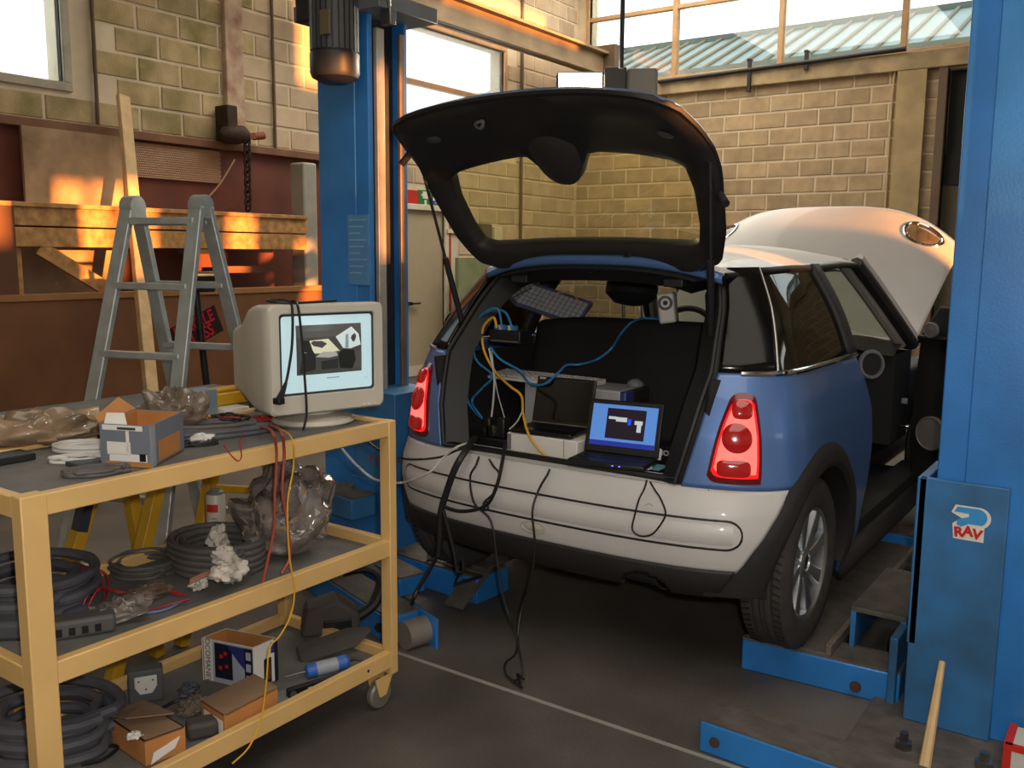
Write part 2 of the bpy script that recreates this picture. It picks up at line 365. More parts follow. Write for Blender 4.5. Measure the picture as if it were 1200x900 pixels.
# neighbouring roof seen through the strip window
o = thing('neighbour_roof', 'ribbed grey metal roof of the next shed outside the strip window', 'roof', (-2, 11, 4.3))
M_ROOF = mat('shed_roof', (122, 140, 140), .5, var=.15, scale=2); M_ROOFD = mat('shed_roof_rib', (74, 90, 86), .6)
p0, p1 = Vector((0, 10.6, 4.28)), Vector((0, 13.4, 5.45))
MB().prism([(-9, p0.y, p0.z), (5, p0.y, p0.z), (5, p1.y, p1.z), (-9, p1.y, p1.z)], (0, 0, -.06)).build('roof_sheet', M_ROOF, o)
for k in range(40):
    x = -8.5+k*.33
    MB().bar((x, p0.y, p0.z+.02), (x, p1.y+.06, p1.z+.05), .035, .05).build('roof_rib', M_ROOFD, o, smooth=False)
MB().bar((-9, p1.y, p1.z+.0), (5, p1.y, p1.z+.0), .22, .12).build('ridge_cap', M_ROOFD, o)
MB().bar((-9, p0.y+.2, p0.z+.1), (5, p0.y+.2, p0.z+.1), .25, .08).build('gutter', M_ROOF, o)
MB().bx(-9, 5, 10.7, 10.9, 0, 4.2).build('shed_wall', mat('shed_wall', (150, 150, 140), .9), o)

# door and signs on the left wall
o = thing('door_1', 'white framed beige door below the safety signs', 'door', (WX, 5.4, 0), kind='structure')
M_DFR = mat('door_frame_white', (214, 204, 186), .5); M_DLF = mat('door_leaf_beige', (178, 164, 138), .5, var=.06)
MB().bx(WX-.06, WX-.02, D1[0], D1[1], 0, D1[3]).build('door_leaf', M_DLF, o)
for y0, y1, z0, z1 in ((D1[0]-.07, D1[0], 0, 2.1), (D1[1], D1[1]+.07, 0, 2.1), (D1[0], D1[1], 2.03, 2.1)):
    MB().bx(WX-.1, WX+.03, y0, y1, z0, z1).build('door_frame', M_DFR, o, bevel=.006)
MB().bx(WX-.03, WX-.01, D1[0]+.02, D1[1]-.02, .02, .14).build('kick_rail', M_DFR, o)
hp = at(482, 356, 0, WX+.03); MB().bar(hp, hp+Vector((0, .16, 0)), .03, .02).bx(WX-.02, WX+.04, hp.y-.01, hp.y+.02, hp.z-.02, hp.z+.02).build('handle', M_DARK, o)
h2 = at(528, 270, 0, WX); 
for zz in (1.77, .35):
    MB().bx(WX+.0, WX+.05, D1[1]+.02, D1[1]+.24, zz, zz+.05).build('hinge_strap', M_DFR, o)
o = MB().bx(WX, WX+.03, D1[1]+.07, D1[1]+.11, .5, 2.36).build('trim_3', mat('red_edge_strip', (178, 50, 34), .5)); tag(o, 'red vertical strip beside the white door frame', 'trim', kind='structure')
o = MB().bx(WX, WX+.02, D1[1]+.11, D1[1]+.24, 0.2, 1.95).build('trim_4', M_DFR); tag(o, 'pale hinge board right of the red strip', 'trim', kind='structure')
def plate(name, px0, px1, py0, py1, m, label, cat='sign'):
    a = at(px0, (py0+py1)/2, 0, WX+.02); b = at(px1, (py0+py1)/2, 0, WX+.02); zt = at((px0+px1)/2, py0, 0, WX+.02).z; zb = at((px0+px1)/2, py1, 0, WX+.02).z
    t = thing(name, label, cat, (WX+.02, (a.y+b.y)/2, zb)); MB().bx(WX+.012, WX+.022, a.y, b.y, zb, zt).build('plate', m, t); return t, a.y, b.y, zb, zt
M_SRED = mat('sign_red', (196, 40, 30), .5); M_SGRN = mat('sign_green', (30, 124, 66), .5); M_SBLU = mat('sign_blue', (40, 78, 150), .5); M_SWHT = mat('sign_white', (226, 222, 210), .5, var=.03)
plate('red_sign', 462, 490, 222, 245, M_SRED, 'plain red sign left of the green first aid sign')
t, y0, y1, z0, z1 = plate('first_aid_sign', 490.5, 506, 223, 245, M_SGRN, 'green sign with white cross and down arrow')
yc, w = (y0+y1)/2, y1-y0; h = z1-z0; xs = WX+.026
MB().bx(WX+.02, xs, yc-.06*w/.3, yc+.06*w/.3, z0+h*.55, z0+h*.93).bx(WX+.02, xs+.0005, yc-w*.3, yc+w*.3, z0+h*.67, z0+h*.81).build('white_cross', M_SWHT, t)
MB().bx(WX+.02, xs, yc-w*.08, yc+w*.08, z0+h*.22, z0+h*.48).prism([(WX+.02, yc-w*.25, z0+h*.24), (WX+.02, yc+w*.25, z0+h*.24), (WX+.02, yc, z0+h*.06)], (.006, 0, 0)).build('white_arrow', M_SWHT, t)
t, y0, y1, z0, z1 = plate('safety_sign', 507, 527, 224, 248, M_SBLU, 'blue and white protective equipment sign with red top edge')
MB().bx(WX+.02, xs, y0, y1, z0+(z1-z0)*.9, z1+.02).build('red_edge', M_SRED, t)
MB().bx(WX+.02, xs, y0, y1, z0+(z1-z0)*.5, z0+(z1-z0)*.9).build('white_band', M_SWHT, t)
for k in range(4):
    yy = y0+(y1-y0)*(k+.5)/4; MB().lathe([(.028, 0), (.02, .003)], (xs, yy, z0+(z1-z0)*.7), (1, 0, 0), 12).build('round_symbol', M_SBLU, t)
for k in range(3): MB().bx(WX+.02, xs, y0+.04, y1-.04, z0+.05+k*.045, z0+.06+k*.045).build('text_line', M_SWHT, t)
# conduits and column on the left wall
for px, zb, zt, lb in ((111, 2.56, 4.6, 'thin dark conduit on the mossy wall beside the bright window'), (320, 2.52, 5, 'thin conduit on the pale blocks left of the motor'), (612, .1, 5.6, 'thicker conduit on the wall right of the wide window')):
    Y = at(px, 70, 0, WX+.03).y; o = MB().tube([(WX+.03, Y, zb), (WX+.03, Y, zt)], .022 if px > 600 else .016, smooth=False).build('wall_conduit', mat('brown_conduit', (96, 80, 62), .6)); tag(o, lb, 'pipe')
Ya, Yb = at(260, 70, 0, WX).y, at(281, 70, 0, WX).y
o = MB().bx(WX-.02, WX+.06, Ya, Yb, 2.5, 5).build('trim_5', mat('flaking_column', (196, 176, 150), .8, var=.3, scale=5, col2=(150, 104, 90), pos=True), bevel=.01); tag(o, 'pale flaking steel column in the left wall', 'column', kind='structure')
eb = at(563, 262, 0, WX+.06); ee = at(586, 290, 0, WX+.06)
o = thing('electric_box', 'grey and white electrical boxes on the wall behind the gas strut', 'electric box', (WX, eb.y, ee.z))
MB().bx(WX, WX+.09, eb.y, (eb.y+ee.y)/2, ee.z, eb.z).build('case', mat('drab_box', (96, 84, 66), .6), o, bevel=.01); MB().bx(WX, WX+.11, (eb.y+ee.y)/2+.03, ee.y, ee.z-.02, eb.z-.03).build('cover', M_DFR, o, bevel=.01)
a = at(537, 302, 0, WX+.3); b = at(585, 378, 0, WX+.3)
o = MB().bx(WX+.25, WX+.3, a.y, b.y, b.z-1, a.z).build('green_board', mat('green_sheet', (132, 140, 104), .6, var=.2, pos=True)); tag(o, 'pale green sheet leaning on the wall behind the car', 'board')
# steel rail beam above the left wall
bxm = -5.0
a = at(553, 0, 0, bxm); zt = at(553, 1, 0, bxm).z; zb = at(593, 50, 0, bxm).z
o = thing('steel_beam', 'heavy steel runway beam along the left wall above the wide window', 'beam', (bxm, 6, zb))
M_IB = mat('beam_paint', (150, 128, 98), .6, var=.3, scale=3, pos=True)
MB().bx(bxm-.16, bxm+.02, 1.5, 8.75, zb, zb+.035).build('lower_flange', M_IB, o); MB().bx(bxm-.10, bxm-.07, 1.5, 8.75, zb, zt).build('web', M_IB, o); MB().bx(bxm-.16, bxm+.02, 1.5, 8.75, zt-.035, zt).build('upper_flange', M_IB, o)
MB().bx(bxm-.3, bxm+.12, 8.75, 9.0, zb-.12, zt+.1).build('end_bracket', mat('beam_bracket', (92, 74, 58), .6), o, bevel=.01)

# ------------------------------------------------------------------ timber bench structure on the left wall
def yl(px, X): return at(px, 200, 0, X).y
BXF = -5.05   # face plane of planks
zt0 = at(200, 250, 0, BXF).z; zm = at(200, 270, 0, BXF).z; zb0 = at(200, 291, 0, BXF).z
o = MB().bx(WX, WX+.14, -.8, 4.25, 2.46, 2.53).build('trim_6', M_LEDGE, bevel=.006); tag(o, 'brown timber ledge along the foot of the block wall', 'ledge', kind='structure')
yR = yl(358, BXF)
o = thing('timber_bench', 'long pine bench of stacked planks under the mossy wall', 'bench', (BXF, 1.5, 0))
MB().bx(BXF-.045, BXF, -.6, yR, zm+.006, zt0).build('plank', M_WOOD, o, bevel=.004)
MB().bx(BXF-.045, BXF-.004, -.6, yR, zb0, zm-.006).build('plank', M_WOOD, o, bevel=.004)
MB().bx(BXF-.5, BXF+.02, -.6, yR, zt0, zt0+.035).build('bench_top', M_WOOD, o, bevel=.004)
MB().bx(BXF-.03, BXF+.018, -.3, yl(12, BXF), 0, zt0+.01).build('bench_leg', mat('dark_leg', (96, 60, 36), .7), o, bevel=.004)
MB().bx(BXF-.1, BXF-.05, yl(12, BXF), yl(23, BXF), 0, zb0).build('bench_leg', M_WOOD, o, bevel=.004)
MB().bar(at(45, 290, 0, BXF-.03), at(130, 342, 0, BXF-.03), .045, .11, up=(0, 0, 1)).build('brace', M_WOOD, o, bevel=.004)
o2 = MB().bx(BXF+.02, BXF+.05, -.8, 3.98, 0, at(200, 347, 0, BXF+.05).z).build('board_panel', M_PLYD, bevel=.004); tag(o2, 'large brown board panel standing below the bench', 'panel')
o2 = MB().bx(BXF-.02, BXF+.06, -.8, 3.98, at(200, 347, 0, BXF+.05).z, at(200, 340, 0, BXF+.05).z).build('panel_cap', mat('cap_rail', (156, 110, 64), .7), bevel=.003); tag(o2, 'narrow timber cap rail on top of the brown board panel', 'rail')
a = at(25, 150, 0, WX+.18); b = at(146, 246, 0, WX+.18)
o2 = MB().bx(WX+.15, WX+.18, a.y, b.y, b.z-.05, 2.46).build('plywood_sheet', M_PLYP); tag(o2, 'stained pale plywood sheet leaning behind the bench', 'plywood')
a = at(20, 295, 0, WX+.2); b = at(135, 346, 0, WX+.2)
o2 = MB().bx(WX+.15, WX+.2, a.y, b.y, b.z-.3, a.z+.05).build('plywood_sheet', M_PLYP); tag(o2, 'lower pale plywood sheet seen under the bench beam', 'plywood')
o2 = MB().bx(WX+.02, WX+.06, -.8, 4.2, .3, 2.46).build('red_back_sheet', M_REDP); tag(o2, 'rust red sheet lining the wall behind the bench', 'sheet')
a = at(155, 165, 0, WX+.1); b = at(260, 215, 0, WX+.1)
o2 = thing('mesh_panel', 'perforated metal mesh panel below the brown ledge', 'mesh panel', (WX+.1, a.y, b.z))
MB().bx(WX+.07, WX+.09, a.y, b.y, b.z, 2.45).build('backing', M_REDP, o2)
mb = MB(); ny, nz2 = 44, 15
for i in range(ny):
    for j in range(nz2):
        y = a.y+(b.y-a.y)*(i+.5*(j % 2))/ny; z = b.z+(2.44-b.z)*(j+.5)/nz2; mb.add([(WX+.095, y-.012, z), (WX+.10, y, z+.014), (WX+.095, y+.012, z), (WX+.10, y, z-.014)], [(0, 1, 2, 3)])
mb.build('mesh_links', mat('mesh_tan', (168, 130, 98), .5), o2, smooth=False, kind='stuff')
o2 = MB().bx(BXF-.25, BXF-.05, yl(360, BXF), yl(371, BXF)+.05, 0, at(365, 190, 0, BXF).z).build('grey_duct', mat('pale_grey', (158, 156, 146), .6), bevel=.02); tag(o2, 'narrow pale grey cabinet edge beside the blue post', 'cabinet')
# dark shelf timber under beam right
a = at(262, 312, 0, BXF-.2); b = at(320, 319, 0, BXF-.2)
o2 = MB().bx(BXF-.3, BXF-.15, a.y, b.y, b.z, a.z).build('shelf_batten', M_LEDGE); tag(o2, 'small brown batten under the right end of the bench', 'batten')
# long lath leaning on the wall
a = at(144, 113, 0, WX+.2); b = at(178, 470, 0, -4.3); b = a+(b-a)*((a.z-.02)/(a.z-b.z))
o2 = MB().bar(a, b, .10, .05, up=(1, 0, .1)).build('leaning_lath', M_WOODP, bevel=.004); tag(o2, 'long pale wooden lath leaning against the mossy wall', 'plank')
# chain hoist at the column
Xc = WX+.2; c0 = at(270, 130, 0, Xc); c1 = at(287, 245, 0, Xc)
o2 = thing('chain_hoist', 'rusty dark chain hanging from the flaking column', 'chain', (Xc, c0.y, c1.z))
M_RUST = mat('rusty_iron', (62, 46, 38), .7, .4, var=.4, scale=14)
MB().bx(WX+.05, Xc+.03, c0.y-.06, c0.y+.06, c0.z-.28, c0.z+.05).build('wall_bracket', M_RUST, o2, bevel=.01)
q = at(275, 158, 0, Xc+.05); MB().lathe([(.03, -.16), (.08, -.1), (.09, 0), (.08, .1), (.03, .16)], q, (0, 1, .15), 14).build('pulley_block', M_RUST, o2)
q2 = at(297, 160, 0, Xc+.05); MB().bar(q, q2, .07, .05).cyl(q2, q2+Vector((.0, .12, .02)), .035).build('hook_arm', mat('orange_rust', (128, 66, 40), .7), o2)
n = 15
for k in range(n):
    f = (k+.5)/n; P = Vector((Xc+.05, c0.y+.14+(c1.y-c0.y-.14)*f, c0.z-.2+(c1.z-c0.z+.2)*f)); L = (c0.z-.2-c1.z)/n*.75
    dy = .03 if k % 2 else 0; dx = 0 if k % 2 else .03
    MB().tube([P+Vector((dx, dy, L)), P+Vector((dx*.7, dy*.7, -L)), P+Vector((-dx, -dy, -L)), P+Vector((-dx*.7, -dy*.7, L))], .011, 6, 3, closed=True).build('chain_link', M_RUST, o2)
o2 = MB().tube([at(275, 187, 0, Xc+.1), at(258, 215, 0, Xc+.15), at(245, 230, 0, Xc+.2)], .008).build('hoist_rope', mat('rope', (150, 120, 90), .8)); tag(o2, 'thin slanting rope hanging from the chain hoist', 'rope')
# ------------------------------------------------------------------ two-post lift
PX0, PX1, PY0, PY1 = 1.215, 1.53, -.10, .16      # right post; the left one is its mirror image
def post(sgn, h, label):
    t = thing('lift_post', label, 'lift post', (sgn*1.37, .03, 0))
    S = lambda a, b: (min(sgn*a, sgn*b), max(sgn*a, sgn*b))
    def part(name, a, b, y0, y1, z0, z1, m, bevel=.004):
        x0, x1 = S(a, b); return MB().bx(x0, x1, y0, y1, z0, z1).build(name, m, t, bevel=bevel)
    part('rear_flange', PX0, PX0+.085, PY0, PY0+.03, .02, h, M_BLUE)
    part('rear_web', PX0+.08, PX1, PY0-.006, PY0+.02, .02, h, M_BLUE)
    part('outer_web', PX1-.02, PX1, PY0, PY1, .02, h, M_BLUE)
    part('front_web', PX0, PX1, PY1-.02, PY1, .02, h, M_BLUE)
    part('channel_back', PX0+.07, PX0+.09, PY0+.02, PY1-.02, .02, h, mat('channel_dark', (58, 58, 60), .5, .4, var=.4, scale=9))
    part('guide_rail', PX0-.004, PX0+.02, PY0+.055, PY0+.105, .02, h-.05, M_RAIL)
    part('guide_strip', PX0-.006, PX0+.012, PY1-.055, PY1-.02, .02, h-.05, mat('rail_dark', (120, 104, 92), .45, .3, var=.4, scale=6))
    part('screw_shaft', PX0+.02, PX0+.04, PY0+.04, PY0+.05, .1, h-.05, M_STEEL)
    return t, part
RP, part = post(1, 2.56, 'near blue lift post filling the right edge beside the wheel')
part('carriage_cover', PX0-.045, PX0+.21, PY0-.03, PY0-.008, .02, .83, M_BLUED)
part('carriage_flange', PX0-.05, PX0-.02, PY0-.03, PY1, .28, .83, M_BLUED)
part('foot_plate', PX0-.16, PX1+.15, PY0-.34, PY1+.2, 0, .02, M_GREASE)
for k, (dx, dy) in enumerate(((.0, -.22), (.22, -.2), (.42, -.24))): MB().lathe([(.026, 0), (.026, .022), (.014, .024), (.014, .05)], (PX0+dx, PY0+dy, .02), (0, 0, 1), 6).build('anchor_bolt', M_STEEL, RP)
# sticker on the carriage
y = PY0-.031
sx, sz = at(1135, 614, 1, y).x, at(1135, 614, 1, y).z
M_STK = mat('sticker_blue', (60, 150, 214), .4); M_STR = mat('sticker_red', (200, 36, 40), .4)
a = []
def flat(name, poly, m, dy): MB().prism([(sx+u, y-dy, sz+v) for u, v in poly], (0, -.001, 0)).build(name, m, RP, smooth=False)
arc = lambda cx, cz, r, a0, a1, n=8: [(cx+r*math.cos(R(a0+(a1-a0)*k/n)), cz+r*math.sin(R(a0+(a1-a0)*k/n))) for k in range(n+1)]
flat('sticker_backing', arc(.028, .022, .033, -60, 90)+[(-.04, .055), (-.05, .03), (-.02, .015), (-.045, -.005), (-.04, -.052), (.045, -.052)], M_SWHT, .0)
flat('sticker_swoosh', arc(.024, .024, .027, -60, 90)+[(-.034, .05), (-.042, .034), (.0, .032), (.0, .022), (-.03, .012), (-.034, -.006), (-.02, -.012), (.0, .0)], M_STK, .0012)
for ch, u, rz in (('R', -.026, 6), ('A', 0, 0), ('V', .026, -6)):
    text('sticker_letter', ch, .042, frame((sx+u, y-.003, sz-.03+(.006 if ch == 'A' else 0)), (math.cos(R(rz)), 0, math.sin(R(rz))), (-math.sin(R(rz)), 0, math.cos(R(rz)))), M_STR, RP, .0005, bold=.002)
LP, part = post(-1, 2.56, 'far blue lift post with a motor at its top behind the monitor')
part('top_plate', PX0-.12, PX1+.1, PY0-.05, PY1+.08, 2.56, 2.63, mat('grey_top_plate', (112, 116, 120), .5, .3))
part('carriage_cover', PX0-.16, PX0+.10, PY0-.02, PY1+.04, .47, .88, M_BLUED)
part('carriage_lower', PX0-.10, PX0+.12, PY0-.02, PY1+.03, .1, .47, M_BLUE)
part('foot_plate', PX0-.3, PX1+.12, PY0-.2, PY1+.15, 0, .02, M_GREASE)
y = PY0-.02; text('carriage_lettering', 'ruhi', .09, frame((-1.15, y-.002, .57), (1, 0, .12), (0, 0, 1)), mat('red_script', (150, 50, 46), .6), LP, .0005)
a = at(408, 252, 1, PY0-.008); b = at(433, 334, 1, PY0-.008)
MB().bx(a.x, b.x, PY0-.012, PY0-.006, b.z, a.z).build('data_plate', mat('data_plate_blue', (84, 140, 190), .5), LP)
for k in range(9): zz = a.z-.02-k*.03; MB().bx(a.x+.01, b.x-.012-.02*(k % 3), PY0-.0135, PY0-.011, zz-.006, zz).build('plate_line', mat('plate_line', (130, 172, 206), .5), LP, smooth=False)
q = at(455, 20, 1, PY0+.02); MB().box(q, (.06, .04, .07)).cyl(q+Vector((0, 0, .03)), q+Vector((.03, -.03, .09)), .012).build('limit_switch', M_STEEL, LP, bevel=.004)
# motor hanging on the left post
mc = at(392, 50, 1, -.22)
mo = MB().lathe([(.0, -.17), (.06, -.17), (.10, -.15), (.108, -.13), (.108, -.05), (.10, -.045), (.10, .22), (.0, .22)], mc, (0, 0, 1), 32).build('motor', mat('motor_dark', (52, 52, 54), .45, .3, var=.2), LP)
for k in range(26):
    a = 2*math.pi*k/26; d = Vector((math.cos(a), math.sin(a), 0)); MB().bar(mc+d*.104+Vector((0, 0, -.04)), mc+d*.104+Vector((0, 0, .2)), .018, .004, up=d).build('cooling_fin', mat('motor_fin', (74, 74, 76), .5, .4), mo, smooth=False)
MB().box(mc+Vector((-.10, -.03, .14)), (.12, .10, .11)).build('terminal_box', M_DARK, mo, bevel=.01)
MB().box(mc+Vector((.05, -.102, .06)), (.05, .012, .10)).build('rating_plate', mat('brass_plate', (120, 110, 84), .4, .5), mo)
MB().lathe([(.115, .22), (.13, .24), (.13, .28)], mc, (0, 0, 1), 24).build('mount_flange', M_DARK, mo)
MB().bx(-1.62, -1.2, -.30, .05, mc.z+.26, mc.z+.31).build('motor_bracket', mat('grey_top_plate', (112, 116, 120)), LP, bevel=.004)

# arms, runway plates and cross beams on the floor
def beam(name, label, p, q, w, z0, z1, m, cap=M_GREASE, hole=False):
    p, q = Vector(p), Vector(q); host = RP if p.x+q.x > 0 else LP
    c = Vector((0, 0, (z0+z1)/2)); t = MB().bar(p+c, q+c, w, z1-z0).build(name, m, host, bevel=.006, label=label)
    MB().bar(p+Vector((0, 0, z1+.004)), q+Vector((0, 0, z1+.004)), w*.96, .008).build('grime_layer', cap, t)
    return t
t = beam('lift_arm', 'blue cross beam carrying the near rear wheel', (.585, .03, 0), (1.13, .06, 0), .16, 0, .115, M_BLUE)
MB().lathe([(.02, 0), (.02, .006)], (1.0, -.052, .05), (0, -1, 0), 10).build('rust_patch', mat('rust_brown', (70, 50, 44), .8), t)
MB().bx(1.098, 1.125, -.045, .2, 0, .25).build('side_plate', M_BLUED, t, bevel=.004)
MB().bx(.93, 1.12, .10, .62, .255, .275).build('tube_top', M_GREASE, t, bevel=.004)
MB().bx(.93, .95, .10, .62, .12, .26).build('tube_side', M_BLUED, t, bevel=.004)
MB().bx(1.10, 1.12, .10, .62, .12, .26).build('tube_side', M_BLUED, t, bevel=.004)
t = thing('runway_plate', 'grimy steel runway plate under the near rear wheel', 'runway', (.75, .7, .1))
MB().bx(.60, .90, -.03, 1.45, .117, .131).build('plate', M_GREASE, t, bevel=.003); MB().bx(.885, .905, -.03, 1.45, .125, .165).build('edge_rail', mat('edge_rail_grey', (126, 116, 106), .6, .3, var=.3, scale=12), t, bevel=.003)
t = beam('lift_arm', 'low blue beam in the right foreground below the near wheel', (.70, -.60, 0), (1.5, -.64, 0), .15, 0, .10, M_BLUE)
MB().lathe([(.016, 0), (.016, .006)], (.75, -.682, .05), (0, -1, 0), 10).build('bolt_head', mat('rust_brown', (70, 50, 44)), t)
t = beam('lift_arm', 'blue cross beam further forward under the open door', (.55, 1.70, 0), (1.2, 1.66, 0), .16, 0, .13, M_BLUE)
MB().lathe([(.02, 0), (.02, .006)], (.62, 1.615, .07), (0, -1, 0), 10).build('bolt_head', mat('rust_brown', (70, 50, 44)), t)
beam('lift_arm', 'slanting blue arm joining the near post to the runway', (1.22, .3, 0), (1.0, 1.55, 0), .1, .04, .16, M_BLUE)
t = beam('lift_arm', 'blue arm high behind the near post below the sill', (1.05, 2.1, 0), (1.6, 2.1, 0), .16, .2, .34, M_BLUE)
MB().bx(1.3, 1.38, 2.05, 2.15, 0, .2).build('arm_leg', M_BLUE, t)
t = beam('lift_arm', 'blue plate beam under the far rear wheel', (-1.2, .02, 0), (-.57, -.02, 0), .22, 0, .115, M_BLUE)
MB().tube([(-.66, -.15, .13), (-.60, -.26, .125), (-.56, -.12, .13)], .008, smooth=False).build('wire_handle', M_STEEL, t)
t = thing('runway_plate', 'grimy steel runway plate under the far rear wheel', 'runway', (-.75, .7, .1))
MB().bx(-.90, -.60, -.08, 1.45, .117, .131).build('plate', M_GREASE, t, bevel=.003); MB().bx(-.905, -.885, -.08, 1.45, .10, .165).build('edge_rail', MATS['edge_rail_grey'], t, bevel=.003)
MB().prism([(-.66, -.05, .13), (-.56, -.05, .13), (-.56, -.25, .02), (-.66, -.25, .02)], (0, 0, .012)).build('ramp', M_GREASE, t)
beam('lift_arm', 'blue cross beam seen below the bumper between the wheels', (-.95, 1.72, 0), (-.30, 1.72, 0), .16, 0, .13, M_BLUE)
t = beam('lift_arm', 'low blue swing arm with a steel roller beside the cart', (-1.35, -.35, 0), (-.58, -.60, 0), .15, .0, .11, M_BLUE)
MB().cyl((-.50, -.54, .055), (-.53, -.66, .055), .055).build('roller', mat('worn_roller', (150, 142, 132), .4, .4), t); MB().bar((-.6, -.52, .06), (-.43, -.58, .06), .012, .12).build('roller_cheek', M_BLUE, t)
MB().lathe([(.02, 0), (.02, .006)], (-.66, -.655, .055), (.31, -.95, 0), 10).build('pivot_bolt', M_DARK, t)
t = beam('lift_arm', 'blue arm stub on the floor at the foot of the far post', (-1.25, -.16, 0), (-.80, -.30, 0), .13, .05, .13, M_BLUE)
MB().bx(-1.2, -1.1, -.22, -.14, 0, .05).build('arm_leg', M_BLUE, t)
t = beam('lift_arm', 'short worn bracket with an eye on the far post', (-1.62, -.13, 0), (-1.18, -.2, 0), .14, .30, .40, M_BLUED)
MB().lathe([(.05, 0), (.05, .02), (.025, .02), (.025, .0)], (-1.34, -.17, .408), (0, 0, 1), 16, cap=False).build('eye_ring', M_GREASE, t)
# stick and red box at the right foreground
a = at(1083, 900, 2, .02); b = at(1104, 776, 1, PY0-.035)
o = MB().tube([a+(a-b)*.05, b], .014, 8, smooth=False, rs=[.018, .010]).build('wooden_stick', M_WOODP); tag(o, 'thin wooden stick leaning on the foot of the near blue post', 'stick')
t = thing('red_box', 'red edged white carton at the bottom right corner', 'box', (1.44, -.5, 0))
p = at(1178, 872, 2, .10)
MB().bx(p.x, p.x+.2, p.y, p.y+.14, 0.021, .10).build('carton', mat('carton_white', (200, 200, 190), .6), t, bevel=.004); MB().bx(p.x-.004, p.x+.018, p.y-.004, p.y+.145, 0.021, .103).build('red_band', M_SRED, t); MB().bx(p.x, p.x+.2, p.y-.003, p.y+.012, .085, .103).build('red_band', M_SRED, t)
for k in range(4): MB().bx(p.x-.006, p.x, p.y+.02+k*.03, p.y+.035+k*.03, .05, .07).build('white_mark', M_SWHT, t, smooth=False)
# hanging floodlight above the hatch
LY = 1.55
c = at(680, 98, 1, LY); e = at(738, 96, 1, LY)
t = thing('flood_lamp', 'glaring rectangular floodlight hanging above the open hatch', 'lamp', (c.x, c.y, c.z))
n = (Vector(CAM)-c); n.z = 0; n.normalize(); rr = Vector((-n.y, n.x, 0)); rr = rr if rr.dot(CR) > 0 else -rr
FM = frame(c, rr, (0, 0, 1)); wl = (at(704, 98, 1, LY)-at(656, 98, 1, LY)).length*.9; hl = .115
MB(FM).bx(-wl/2, wl/2, -hl/2, hl/2, -.01, .0).build('lit_pane', mat('lamp_light', (255, 250, 230), .3, emit=(255, 240, 205), estr=22), t)
MB(FM).bx(-wl/2-.015, wl/2+.02, -hl/2-.015, hl/2+.015, -.14, -.012).build('reflector_housing', M_DARK, t, bevel=.02)
MB(FM).bx(wl/2+.012, wl/2+.14, -.07, .09, -.12, .02).build('ballast_box', mat('ballast_dark', (62, 58, 52), .5), t, bevel=.01)
MB(FM).bx(wl/2+.14, wl/2+.32, -.09, .085, -.12, .02).build('grey_gear_box', mat('gear_grey', (126, 122, 112), .5), t, bevel=.02)
q = at(728, 80, 1, LY); MB().cyl(q, (q.x, q.y, ZT), .013).build('hanger_rod', M_DARK, t)
light('flood_lamp_light', 'AREA', c+n*.05, 22, (1, .88, .66), wl, hl, aim=n)
# aluminium double ladder
t0 = (at(160, 240, 1, -.9)+at(237, 240, 1, -.9))/2; h = R(55.4); lc = Vector((CAM[0]-4.22*math.sin(h), CAM[1]+4.22*math.cos(h), 1.70))
e1 = Vector((.948, .317, 0)); e2 = Vector((-.317, .948, 0)); M_ALU = mat('aluminium', (178, 184, 182), .42, .55, var=.2, scale=12)
t = thing('folding_ladder', 'aluminium double ladder standing in front of the timber bench', 'ladder', (lc.x, lc.y, 0))
def legp(s1, s2, z): f = (lc.z-z)/lc.z; return Vector((lc.x, lc.y, 0))+e1*s1*(.17+.07*f)+e2*s2*(.03+.50*f)+Vector((0, 0, z))
for s1 in (-1, 1):
    q = Vector((lc.x, lc.y, lc.z))+e1*s1*.17
    MB().lathe([(.02, -.03), (.05, -.03), (.05, .03), (.02, .03)], q, e1, 16).build('hinge_head', M_ALU, t)
    for s2 in (-1, 1): MB().bar(legp(s1, s2, lc.z), legp(s1, s2, 0), .028, .062, up=e1).build('stile', M_ALU, t, bevel=.005)
for s2 in (-1, 1):
    for z in (.25, .53, .81, 1.09, 1.37, 1.64): MB().bar(legp(-1, s2, z), legp(1, s2, z), .035, .03).build('rung', M_ALU, t, bevel=.005)
# black stand with a small control box and the fragile sign behind the ladder
a = at(243, 458, 0, -3.6); b = at(225, 300, 0, -3.6); d = (a-b)
t = thing('black_stand', 'slim black pole with a small control box behind the ladder', 'stand', (a.x, a.y, 0))
foot = a+d*((a.z-.0)/(b.z-a.z)) if abs(b.z-a.z) > .01 else a
MB().tube([b, foot], .024, 10, smooth=False).build('pole', M_BLACK, t); MB().lathe([(.18, 0), (.17, .02), (.03, .03)], (foot.x, foot.y, 0), (0, 0, 1), 20).build('stand_base', M_BLACK, t)
q = at(235, 330, 0, -3.56); MB().box(q, (.06, .20, .14)).build('control_box', M_BLACK, t, bevel=.01)
MB().box(q+Vector((.034, .0, .045)), (.01, .17, .015)).build('pale_strip', mat('pale_green', (150, 160, 130), .5), t); MB().lathe([(.018, 0), (.014, .01)], q+Vector((.031, .02, -.03)), (1, 0, 0), 12).build('orange_knob', mat('orange_knob', (220, 110, 40), .5), t)
MB().box(q+Vector((0, .02, .2)), (.05, .34, .03)).build('top_bar', M_BLACK, t)
sc0 = at(230, 387, 0, -3.8); ex = Vector((0, .93, .37)); ey = Vector((0, -.37, .93))
t = thing('fragile_sign', 'tilted black sign with red FRAGILE GLASS lettering behind the ladder', 'sign', tuple(sc0))
FM = frame(sc0, ex, ey)
MB(FM).bx(-.21, .21, -.10, .10, -.012, 0).build('board', mat('sign_maroon', (44, 14, 22), .5), t)
M_FR = mat('sign_red_letters', (214, 26, 40), .5)
